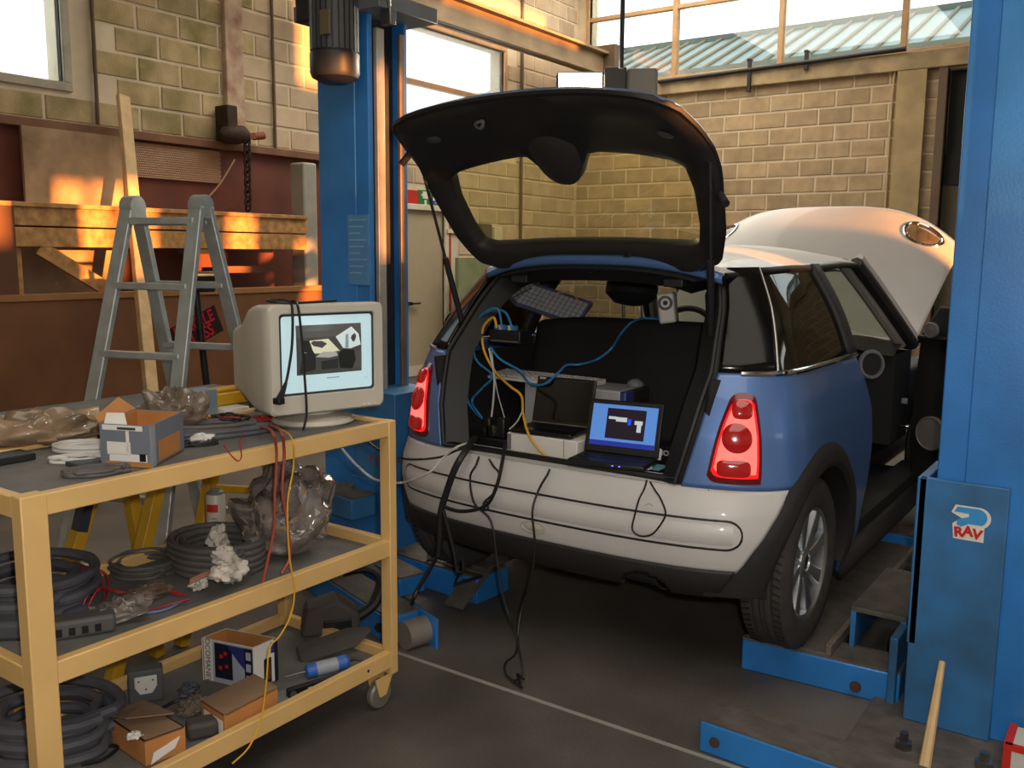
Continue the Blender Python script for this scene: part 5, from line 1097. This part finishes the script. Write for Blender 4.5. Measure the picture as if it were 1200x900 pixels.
sp('picture_patch', [(.68, .55), (.69, .72), (.72, .73), (.72, .55)], (120, 140, 150), 3)
sp('picture_patch', [(.78, .28), (.80, .50), (.86, .52), (.86, .28)], (70, 70, 66), 3)
sp('picture_patch', [(.42, .29), (.42, .40), (.6, .42), (.6, .30)], (40, 42, 42), 2)
sp('task_line', [(.06, .16), (.94, .15), (.94, .13), (.06, .14)], (150, 190, 206), 1)
sp('task_line', [(.48, .19), (.62, .19), (.62, .175), (.48, .175)], (110, 150, 180), 1)
MB(FM).lathe([(.125, 0), (.135, .008), (.125, .020), (.07, .034), (.06, .055)], (0, 0, -.12), (0, 1, 0), 32).build('swivel_base', M_CRT, t)
for k in range(3): MB(FM).box((.12+.02*k, h0_+.012, .001), (.01, .004, .004)).build('button', M_WHT, t)
# power cord over the monitor
tp = lambda px, py, d=.01: at(px, py, 0, o.x+d)
pts = [FM @ Vector(q) for q in ((.06, h1+.006, -.06), (-.03, h1+.004, -.04), (-.10, h1+.004, -.02), (-.15, h1+.006, -.03), (-.17, h1+.01, -.07), (-.13, h1+.012, -.075), (-.12, h1+.008, -.02), (-.125, h1-.02, .008), (-.13, h1-.12, .010), (-.145, h1-.20, .012), (-.155, h1-.235, .014))]
cd_ = thing('mains_lead', 'black power cord draped over the monitor with its plug hanging at the left', 'cord', tuple(pts[0]))
MB().tube(pts, .0042, 8).build('cord', M_CABLE, cd_); e = pts[-1]; MB().tube([e, e+Vector((-.004, -.012, -.03)), e+Vector((-.008, -.02, -.05))], .012, 8, smooth=False, rs=[.005, .009, .012]).build('plug', M_BLACK, cd_); MB().box(e+Vector((-.009, -.022, -.055)), (.03, .024, .02)).build('plug_face', M_BLACK, cd_, bevel=.003)
pts = [FM @ Vector(q) for q in ((-.12, h1+.006, -.03), (-.108, h1+.002, .006), (-.098, h1-.10, .010), (-.092, h1-.22, .012), (-.088, h1-.33, .012), (-.10, .02, .02), (-.11, .01, .03))]
tag(MB().tube(pts, .004, 8).build('mains_lead', M_CABLE, loc=tuple(pts[0])), 'black cord hanging straight down the left of the lit screen', 'cord')
# ---- grey printed carton on the cart top
def carton(name, label, c0, cL, cR, z0, z1, m, mi, open_=True, th=.004):
    c3 = cL+cR-c0; t = thing(name, label, 'box', (c0.x, c0.y, z0)); base = [Vector((q.x, q.y, z0)) for q in (c0, cR, c3, cL)]; up = Vector((0, 0, z1-z0)); ctr = sum(base, Vector())/4
    for i in range(4):
        a, b = base[i], base[(i+1) % 4]; nn = (b-a).cross(up).normalized(); nn = nn if nn.dot((a+b)/2-ctr) < 0 else -nn
        MB().prism([a, b, b+up, a+up], nn*th).build('side_panel', m, t, smooth=False)
    MB().prism(base, (0, 0, th)).build('bottom_panel', mi, t, smooth=False)
    if not open_: MB().prism([q+up for q in base], (0, 0, -th)).build('lid_panel', mi, t, smooth=False)
    return t, base, up
def onface(t, name, a, b, up, u0, u1, v0, v1, m, lift=.0012, poly=None):
    nn = (b-a).cross(up).normalized(); ctr = t.location; pts = poly or [(u0, v0), (u1, v0), (u1, v1), (u0, v1)]
    to = Vector(CAM)-a; nn = nn if nn.dot(to) > 0 else -nn
    MB().prism([a+(b-a)*u+up*v+nn*lift*.3 for u, v in pts], nn*lift).build(name, m, t, smooth=False)
G = lambda px, py, z=TZ: at(px, py, 2, z)
c0, cL, cR = G(178, 549, TZ+.001), G(119, 545, TZ+.001), G(216, 528, TZ+.001)
hb = at(178, 499, 0, c0.x).z
t, base, up = carton('grey_carton', 'open grey printed carton with orange inside on the cart top', c0, cL, cR, TZ+.002, hb, mat('carton_print_grey', (112, 120, 132), .6, var=.1), M_CARD)
b0, bR, b3, bL = base
onface(t, 'white_label', bL, b0, up, .18, .92, .10, .30, M_PAPER); onface(t, 'white_label', bL, b0, up, .14, .60, .28, .58, M_PAPER); onface(t, 'brown_edge', bL, b0, up, 0.1, 1, 0, .12, M_CARD)
onface(t, 'white_band', bL, b0, up, .06, .85, .86, .98, M_PAPER); onface(t, 'white_stroke', bL, b0, up, .52, .58, .35, .85, M_PAPER); onface(t, 'dark_print', bL, b0, up, .78, .90, .14, .32, M_BLACK, .002); onface(t, 'dark_print', bL, b0, up, .36, .72, .88, .94, mat('print_dark', (60, 64, 72), .6), .002)
onface(t, 'orange_patch', b0, bR, up, .22, .86, .08, .56, M_CARD); onface(t, 'pale_edge', b0, bR, up, 0, .12, 0, 1, mat('carton_pale', (150, 156, 162), .6))
for a, b in ((bL, b0), (b0, bR)): pass
onface(t, 'inner_liner', bR, b3, up, .02, .98, .02, .99, M_CARD, .006); onface(t, 'inner_liner', b3, bL, up, .02, .98, .02, .99, M_CARD, .006)
MB().prism([bL+up, b3+up, b3+up+Vector((-.05, -.02, .03)), bL+up+Vector((-.02, .0, .012))], (0, 0, .003)).build('flap', M_CARD, t, smooth=False)
MB().prism([bL+up*1.0+(b0-bL)*.1, bL+up+(b0-bL)*.55, bL+up+(b0-bL)*.5+Vector((-.03, .02, .022)), bL+up+(b0-bL)*.14+Vector((-.03, .02, .02))], (0, 0, .003)).build('torn_flap', M_PAPER, t, smooth=False)
def lump(c, s, seed, name, m, par):
    rnd = random.Random(seed); ph = [(rnd.randint(2, 6), rnd.uniform(2, 7), rnd.uniform(0, 6), rnd.uniform(.06, .16)) for _ in range(7)]
    def f(u, v):
        a = 2*math.pi*u; b = math.pi*v; k = 1+sum(q[3]*math.sin(q[0]*a+q[2])*math.sin(q[1]*b+q[2]) for q in ph); return Vector(c)+Vector((s[0]*math.sin(b)*math.cos(a)*k, s[1]*math.sin(b)*math.sin(a)*k, s[2]*math.cos(b)*k))
    return MB().grid(f, 24, 14).build(name, m, par, ang=30)
# ---- coils
def coil(label, c, Rx, turns, r, m, flat=.55, jit=.02, rz=0, name='cable_coil', tilt=0, cat='cable coil', sq=1.0, parent=None, tag_it=True, n=8, hang=()):
    rnd = random.Random(hash(label) % 1000 if False else sum(map(ord, label))); pts = []; N = 18
    for k in range(int(turns*N)):
        a = 2*math.pi*k/N; f = k/(turns*N); lay = int(f*turns*.6); rr = Rx*(1+jit*4*(rnd.random()-.5)*.5)-(k//N % 3)*r*1.9
        z = r+(k//N)*r*flat*1.0
        pts.append(Vector((rr*math.cos(a), rr*sq*math.sin(a), z)))
    M = Matrix.Translation(c) @ Matrix.Rotation(rz, 4, 'Z') @ Matrix.Rotation(tilt, 4, 'X')
    pts = [M @ q for q in pts]+[Vector(q) for q in hang]
    o = MB().tube(pts, r, n, 2).build(name, m, parent, loc=tuple(c) if parent is None else None)
    return tag(o, label, cat) if tag_it else o
M_HOSE = mat('dusty_hose', (80, 80, 86), .65, var=.25, scale=10); M_HOSE2 = mat('grey_cable', (88, 84, 80), .65, var=.2)
coil('white cable coil under the plastic bag on the cart top', G(100, 528), .085, 5, .006, M_CWHT, sq=.6, rz=.6)
coil('thin black cable coil behind the brown plastic bag', G(60, 510), .14, 3, .004, M_CABLE, sq=.8)
coil('dark grey cable bundle between the carton and the monitor', G(248, 508), .13, 7, .007, M_HOSE2, sq=.45, rz=1.0, jit=.06)
coil('tangled red test leads in front of the monitor', G(292, 494), .075, 5, .003, M_CRED, sq=.6, jit=.35, rz=.9)
coil('second heap of red leads by the foot of the carton', G(262, 492), .06, 4, .0028, M_CRED, sq=.5, jit=.4, rz=.3)
coil('thin black lead tangle beside the monitor foot', G(270, 490, TZ+.03), .07, 3, .003, M_CABLE, sq=.6, jit=.3)
coil('dark flat cable pile along the front edge left of the carton', G(112, 556), .075, 5, .005, M_HOSE2, sq=.45, rz=1.1, jit=.15)
coil('loose white flex loops in front of the brown plastic bag', G(92, 540), .07, 4, .0042, M_CWHT, sq=.5, rz=.9, jit=.25)
coil('grey flex coil behind the open carton', G(150, 512), .10, 5, .006, M_HOSE2, sq=.6, rz=.4, jit=.08)
coil('fine black wire nest at the right foot of the carton', G(225, 522), .06, 5, .003, M_CABLE, sq=.5, rz=1.1, jit=.3)
coil('thick grey cable lying along the front edge before the red leads', G(262, 512), .15, 4, .008, M_HOSE, sq=.22, rz=1.25, jit=.05)
lump(G(236, 518)+Vector((0, 0, .012)), (.03, .04, .012), 31, 'foil_scrap', M_WHT, None)
tag([q for q in COL.objects if q.name.startswith('foil_scrap') and q.parent is None][0], 'crumpled pale scrap beside the foot of the carton', 'scrap')
o2 = MB().bx(G(20, 545).x-.10, G(20, 545).x-.02, G(40, 548).y-.10, G(40, 548).y+.05, TZ+.001, TZ+.02).build('dark_plate', M_DARK, bevel=.003); tag(o2, 'dark flat plate at the left front corner of the cart top', 'plate')
def wires(label, groups, r, m, name='wire'):
    t = thing(name, label, 'wire', tuple(groups[0][0]))
    for g in groups: MB().tube(g, r, 6).build('strand', m, t)
    return t
X1 = CX1+.008
F = lambda *ps, x=X1: [at(px, py, 0, x) for px, py in ps]
wires('red wires hanging from the cart top down to the middle shelf', [[G(300, 500)]+F((318, 505), (324, 530), (322, 580), (321, 620), (314, 655), (308, 682), x=X1+.004), [G(310, 498)]+F((328, 504), (333, 530), (331, 575), (336, 610), (340, 650), (330, 672), x=X1+.008)], .0042, mat('hanging_red', (150, 60, 44), .5))
wires('yellow wire hanging from the cart top past the lower shelf to the floor', [[G(320, 500)]+F((341, 512), (344, 545), (337, 590), (339, 650), (345, 690), (341, 720), (328, 745), (316, 760), (312, 800), (306, 842), x=X1+.014)+F((292, 875), (272, 895), x=X1+.02)], .0026, M_CYEL)
wires('short orange wire loop on the front edge of the cart top', [[G(285, 505)]+F((282, 520), (283, 535), (278, 540), (268, 530), (262, 522), x=X1+.006)], .0018, M_CRED)
# plastic bags
M_BAG = glassmat('clear_plastic', (214, 204, 194), .12, rough=.10, film=.35, fcol=(170, 154, 138), fscale=16)
M_BAGG = glassmat('grey_plastic_bag', (200, 196, 190), .12, rough=.10, film=.5, fcol=(160, 150, 142), fscale=14)
def bag(label, c, sx, sy, sz, m, seed, rz=0, name='plastic_bag'):
    rnd = random.Random(seed); ph = [(rnd.uniform(2, 9), rnd.uniform(2, 9), rnd.uniform(0, 6), rnd.uniform(.04, .13)) for _ in range(9)]
    M = Matrix.Translation(c) @ Matrix.Rotation(rz, 4, 'Z')
    def f(u, v):
        a = 2*math.pi*u; b = math.pi*v; k = 1+sum(q[3]*math.sin(q[0]*a*round(1)+q[2]) * math.sin(q[1]*b+q[2]*2) for q in [(round(p[0]), p[1], p[2], p[3]) for p in ph])
        x, y, z = math.sin(b)*math.cos(a), math.sin(b)*math.sin(a), .5-.5*math.cos(b)
        return M @ Vector((sx*x*k, sy*y*k, max(.001, sz*z*(k*.8+.2))))
    o = MB().grid(f, 40, 22).build(name, m, loc=tuple(c), ang=70); return tag(o, label, 'plastic bag')
bag('brownish clear plastic bag on the left end of the cart top', G(52, 520), .11, .17, .085, glassmat('brown_plastic', (200, 180, 160), .10, rough=.15, film=.75, fcol=(160, 136, 110), fscale=10), 3, rz=-.4)
bag('crumpled clear plastic bag behind the open carton', G(208, 505), .085, .10, .12, M_BAG, 5)
bag('large grey plastic bag standing at the right of the middle shelf', at(338, 648, 2, S1), .13, .17, .27, M_BAGG, 8, rz=.3)
bag('small clear bag in front of the big cable coil', at(175, 700, 2, S1), .05, .07, .035, M_BAG, 11)
bag('small dusty clear bag beside the power brick', at(143, 725, 2, S1), .06, .07, .05, M_BAGG, 13)
bag('little clear bag between the two brown boxes', at(226, 838, 2, S2), .03, .04, .05, M_BAG, 17)
q = G(236, 489); o = MB().bx(q.x-.04, q.x+.03, q.y-.035, q.y+.045, TZ+.001, TZ+.095).build('blue_grey_box', mat('blue_grey', (116, 134, 142), .5), bevel=.003); tag(o, 'small blue grey box standing behind the clear bag', 'box')
q = G(250, 487); o = MB().bx(q.x-.03, q.x+.04, q.y+.02, q.y+.12, TZ+.001, TZ+.022).build('white_adapter', M_WHT, bevel=.004); tag(o, 'white flat adapter among the leads on the cart top', 'adapter')
o = MB().bx(G(100, 545).x-.03, G(100, 545).x+.03, G(110, 545).y-.05, G(110, 545).y+.06, TZ+.001, TZ+.012).build('circuit_board', mat('board_dark', (58, 62, 66), .5), bevel=.002); tag(o, 'dark circuit plate under the white cable coil', 'circuit board')
# ---- middle shelf
Q1 = lambda px, py: at(px, py, 2, S1)
coil('thick black hose coil at the left end of the middle shelf', Q1(40, 712), .17, 7, .015, M_HOSE, flat=1.0, sq=.9, jit=.03)
coil('thin dark cable coil in the middle of the middle shelf', Q1(170, 668), .10, 7, .006, M_HOSE2, flat=.8, sq=.95, jit=.05)
t = thing('big_cable_coil', 'big black cable coil tied with white tape on the middle shelf', 'cable coil', tuple(Q1(255, 665)))
cc = Q1(256, 662); coil('c', cc, .155, 13, .0105, M_HOSE2, flat=.62, sq=.85, jit=.02, name='coil', parent=t, tag_it=False)
M_TAPE = mat('white_tape', (198, 190, 176), .8, var=.15, scale=30, bump=.3)
for px, py, s, sd, h in ((255, 632, (.028, .03, .04), 1, .09), (262, 652, (.03, .032, .03), 2, .09), (273, 668, (.04, .045, .032), 3, .05), (258, 672, (.03, .03, .02), 4, .07), (233, 684, (.022, .026, .016), 5, .02)):
    q = at(px, py, 2, S1+h); lump(q, s, sd, 'tape_knot', M_TAPE, t)
for k in range(3): MB().tube([at(252, 668+2*k, 2, S1+.06), at(238, 672+2*k, 2, S1+.06), at(222, 680+2*k, 2, S1+.05)], .003, 6).build('bare_wire', mat('wire_brown', (150, 100, 80), .6), t)
q = Q1(254, 622); t = thing('spray_can', 'white spray can with a red label standing on the middle shelf', 'spray can', tuple(q))
MB().lathe([(.0, 0), (.031, 0), (.033, .004), (.033, .125), (.028, .135)], q, (0, 0, 1), 28).build('can_body', mat('can_cream', (206, 198, 180), .4), t); MB().lathe([(.028, .133), (.029, .141), (.022, .146), (.018, .150), (.0, .150)], q, (0, 0, 1), 24).build('can_rim', M_GREYP, t)
dv = (Vector(CAM)-q); az = math.atan2(dv.y, dv.x)
MB().grid(lambda u, v: q+Vector((.0338*math.cos(az-1.1+u*1.3), .0338*math.sin(az-1.1+u*1.3), .075+.028*v)), 10, 2).build('red_label', M_SRED, t); 
for k in range(4): MB().grid(lambda u, v: q+Vector((.0337*math.cos(az-.5+u*(.9-.1*k)), .0337*math.sin(az-.5+u*(.9-.1*k)), .018+k*.011+.004*v)), 8, 1).build('print_line', M_GREYP, t)
q = Q1(96, 742); t = thing('power_brick', 'grey power brick with slots near the front of the middle shelf', 'adapter', tuple(q)); M = Matrix.Translation(q) @ Matrix.Rotation(R(62), 4, 'Z')
MB(M).bx(-.08, .08, -.035, .035, .001, .05).build('case', mat('brick_grey', (84, 82, 80), .6), t, bevel=.01)
for k in range(4): MB(M).bx(-.06+k*.03, -.045+k*.03, -.0365, -.03, .012, .032).build('slot', M_BLACK, t)
wires('tangle of red wires beside the hose coil on the middle shelf', [[at(px+dx, py, 2, S1+z) for px, py, z in ((88, 680, .10), (84, 700, .03), (92, 668, .09), (105, 665, .08), (122, 676, .05), (118, 705, .01), (100, 712, .02), (112, 690, .06), (130, 692, .03), (160, 696, .01), (185, 690, .02), (215, 698, .005))] for dx in (-3, 4)]+[[at(px, py, 2, S1+z) for px, py, z in ((92, 712, .01), (112, 716, .01), (140, 713, .02), (175, 714, .01), (200, 708, .01), (222, 702, .02))]], .0026, M_CRED)
cable('pale blue wire curved beside the small clear bag', [at(px, py, 2, S1+.006) for px, py in ((150, 712), (170, 718), (195, 714), (215, 704))], .004, mat('pale_blue_wire', (96, 120, 160), .5))
q = Q1(20, 745); o = MB(Matrix.Translation(q) @ Matrix.Rotation(R(40), 4, 'Z')).bx(-.07, .07, -.04, .04, .001, .05).build('dark_block', M_HOSE, bevel=.012); tag(o, 'dark connector block at the left front of the middle shelf', 'connector')
# ---- bottom shelf
Q2 = lambda px, py: at(px, py, 2, S2)
coil('thick grey hose coil at the left of the bottom shelf', Q2(60, 868), .19, 7, .016, M_HOSE, flat=.95, sq=.8, jit=.05, rz=.5)
q = Q2(172, 824); t = thing('connector_plug', 'large grey multi pin connector with a white face on the bottom shelf', 'connector', tuple(q)); n2 = (Vector(CAM)-q); n2.z = 0; FM2 = frame(q+Vector((0, 0, .06)), Vector((0, 0, 1)).cross(n2), (0, 0, 1))
MB(FM2).bx(-.05, .05, -.058, .045, -.05, 0).build('housing', mat('housing_grey', (86, 86, 86), .6), t, bevel=.006); MB(FM2).prism([(-.032, -.005, .0), (-.018, -.028, .0), (.018, -.028, .0), (.032, -.005, .0), (.032, .028, .0), (-.032, .028, .0)], (0, 0, .008)).build('white_face', M_WHT, t, bevel=.003)
for x, y in ((-.02, .015), (.02, .015), (0, -.012)): MB(FM2).lathe([(.003, .008), (.0, .010)], (x, y, 0), (0, 0, 1), 8).build('screw', M_BLACK, t)
# brown box A with open flap
c0, cL, cR = Q2(171, 900), Q2(125, 868), Q2(218, 882); hz = at(171, 868, 0, c0.x).z
t, base, up = carton('brown_box', 'brown cardboard box with a lifted flap at the front of the bottom shelf', c0, cL, cR, S2+.001, hz, M_CARD, M_CARDT, False)
b0, bR, b3, bL = base; MB().prism([bL+up*1.03, b3+up*1.05, b3+up*1.08+(bR-b3)*.75+Vector((0, 0, .012)), bL+up*1.05+(b0-bL)*.55+Vector((0, 0, .025))], (0, 0, .004)).build('flap', M_CARDT, t, smooth=False)
onface(t, 'torn_label', b0, bR, up, 0, 0, 0, 0, M_PAPER, .002, [(.12, .05), (.72, .35), (.86, .72), (.2, .45)]); lump(b0+up*1.02+Vector((-.03, -.01, .01)), (.02, .02, .008), 9, 'foil_scrap', M_WHT, t)
# brown box B
c0, cL, cR = Q2(264, 866), Q2(237, 848), Q2(326, 832); hz = at(264, 838, 0, c0.x).z
t, base, up = carton('brown_box', 'closed brown cardboard box with a white label on the bottom shelf', c0, cL, cR, S2+.001, hz, M_CARD, M_CARDT, False)
b0, bR, b3, bL = base; onface(t, 'white_label', bL, b0, up, .12, .92, .12, .70, M_PAPER); 
for k in range(3): onface(t, 'print_line', bL, b0, up, .2, .75-.1*k, .25+.13*k, .29+.13*k, M_GREYP, .002)
MB().prism([b0+up*1.01, bR+up*1.01, b3+up*1.01, bL+up*1.01], (0, 0, .003)).build('lid_flap', M_CARDT, t, smooth=False)
# printed product box
c0, cL, cR = Q2(298, 810), Q2(238, 797), Q2(326, 797); hz = at(298, 762, 0, c0.x).z
t, base, up = carton('product_box', 'open white and blue printed product box on the bottom shelf', c0, cL, cR, S2+.001, hz+.01, M_PAPER, M_CARD)
b0, bR, b3, bL = base; M_PB = mat('print_blue', (44, 50, 120), .5); M_PN = mat('print_navy', (24, 24, 44), .5); M_PG = mat('print_pale', (170, 176, 186), .5)
onface(t, 'print_panel', bL, b0, up, .22, 1.0, .04, .98, M_PG, .0008); onface(t, 'print_panel', bL, b0, up, .26, .60, .14, .95, M_PN, .0016)
onface(t, 'print_panel', bL, b0, up, 0, 0, 0, 0, M_PB, .0018, [(.5, .95), (.84, .95), (.84, .45), (.72, .60)]); onface(t, 'print_panel', bL, b0, up, .84, .99, .05, .95, M_PN, .0018)
for k in range(3): onface(t, 'print_square', bL, b0, up, .87, .96, .15+.27*k, .33+.27*k, M_PG, .0026)
for u, v in ((.36, .62), (.46, .4), (.34, .35), (.44, .7)): onface(t, 'red_dot', bL, b0, up, u, u+.06, v, v+.08, M_SRED, .0026)
onface(t, 'print_panel', b0, bR, up, .42, .72, .04, .62, M_PN, .0016); onface(t, 'print_panel', b0, bR, up, .86, 1, 0, 1, M_PN, .0016); onface(t, 'print_panel', b0, bR, up, .72, .86, .7, .95, M_PB, .0016); onface(t, 'print_panel', b0, bR, up, .48, .66, .12, .5, mat('print_rust', (110, 70, 50), .5), .0024)
onface(t, 'inner_liner', bR, b3, up, .01, .99, .02, .995, M_CARD, .006); onface(t, 'inner_liner', b3, bL, up, .01, .99, .02, .995, M_CARD, .006)
nn = (b0-bL).cross(up).normalized(); nn = nn if nn.dot(Vector(CAM)-b0) > 0 else -nn
text('lettering', 'OCOMANEV', .026, frame(bL+(b0-bL)*.12+up*.5+nn*.002, -up, (b0-bL)), mat('print_grey', (96, 100, 110), .5), t, .0004)
# dark car parts, drill, spirit level, wire and sheets
q = Q2(388, 738); t = thing('plastic_housing', 'dark angular plastic housing at the right of the bottom shelf', 'housing', tuple(q)); M = Matrix.Translation(q) @ Matrix.Rotation(R(50), 4, 'Z'); M_DKP = mat('dusty_dark_plastic', (70, 64, 60), .7, var=.2)
MB(M).prism([(-.11, -.06, .001), (.10, -.06, .001), (.10, -.06, .07), (.02, -.06, .13), (-.09, -.06, .10)], (0, .12, 0)).build('body', M_DKP, t, bevel=.012); MB(M).bx(-.03, .07, -.065, -.05, .02, .06).build('panel', M_BLACK, t, bevel=.004)
MB(M).tube([(.09, 0, .04), (.16, .02, .08), (.19, .05, .16), (.14, .07, .20), (.05, .08, .19)], .022, 10).build('duct_hose', M_BLACK, t)
q = Q2(395, 768); t = MB(Matrix.Translation(q+Vector((0, 0, .03))) @ Matrix.Rotation(R(58), 4, 'Z') @ Matrix.Rotation(R(-8), 4, 'Y')).prism([(-.13, -.02, -.02), (.06, -.03, -.01), (.13, -.01, .025), (.05, .02, .03), (-.13, .02, .015)], (0, .05, .0)).build('plastic_trim', M_DKP, bevel=.01); tag(t, 'long dusty wedge of plastic trim above the blue drill', 'trim piece')
q = Q2(388, 790); t = thing('rotary_tool', 'blue and grey rotary tool lying on the bottom shelf', 'tool', tuple(q)); dv = Vector((.45, .9, .04)).normalized(); qq = q+Vector((0, 0, .03))
MB().lathe([(.012, -.085), (.022, -.08), (.024, -.05)], qq, dv, 20).build('nose_cap', mat('tool_blue', (50, 100, 180), .45), t); MB().lathe([(.023, -.05), (.023, .02)], qq, dv, 20).build('body', mat('tool_grey', (150, 156, 164), .45), t); MB().lathe([(.023, .02), (.024, .05), (.016, .06)], qq, dv, 20).build('rear_cap', mat('tool_blue', (50, 100, 180)), t); MB().cyl(qq-dv*.085, qq-dv*.15, .004, .002).build('bit', M_STEEL, t); MB().tube([qq+dv*.06, qq+dv*.09+Vector((0, 0, .0)), qq+dv*.10+Vector((.03, .0, -.02)), qq+dv*.08+Vector((.06, .0, -.025))], .005, 7).build('tail_cord', M_CABLE, t)
a, b = Q2(337, 819), Q2(408, 796); t = thing('black_bar', 'narrow black bar with a round silver end on the bottom shelf', 'bar', tuple(a)); MB().bar(a+Vector((0, 0, .016)), b+Vector((0, 0, .016)), .02, .03).build('bar_body', M_BLACK, t, bevel=.002)
MB().lathe([(.010, 0), (.010, .004)], a+(b-a)*.08+Vector((.011, -.006, .016)), (.86, -.5, .2), 14).build('round_end', M_STEEL, t)
for k in (.35, .55): q = a+(b-a)*k+Vector((.011, -.006, .018)); MB().bar(q-(b-a)*.03, q+(b-a)*.03, .004, .005).build('pale_mark', M_WHT, t)
a = Q2(372, 806); t = MB(Matrix.Translation(a) @ Matrix.Rotation(R(80), 4, 'Z')).bx(-.16, .10, -.02, .05, .001, .006).build('grey_sheet', mat('sheet_grey', (112, 122, 126), .6)); tag(t, 'pale grey sheet under the black bar on the bottom shelf', 'sheet')
cable('short black cable curved behind the closed brown box', [at(px, py, 2, S2+z) for px, py, z in ((190, 830, .01), (205, 822, .015), (222, 818, .02), (226, 812, .03))], .005, M_CABLE)
lump_ = lump(Q2(222, 815)+Vector((0, 0, .02)), (.025, .03, .02), 21, 'rubber_grommet', M_HOSE, None); tag(lump_, 'small dark rubber piece behind the closed brown box', 'grommet')
q = Q2(236, 862); o = MB(Matrix.Translation(q) @ Matrix.Rotation(R(60), 4, 'Z')).bx(-.04, .045, -.03, .03, .001, .05).build('dark_pouch', M_DKP, bevel=.012); tag(o, 'dark grey block wedged between the two brown boxes', 'block')
cable('black cable strewn along the left front of the bottom shelf', [at(px, py, 2, S2+.008) for px, py in ((82, 885), (105, 880), (125, 874), (138, 876), (120, 890), (95, 896))], .005, M_CABLE)
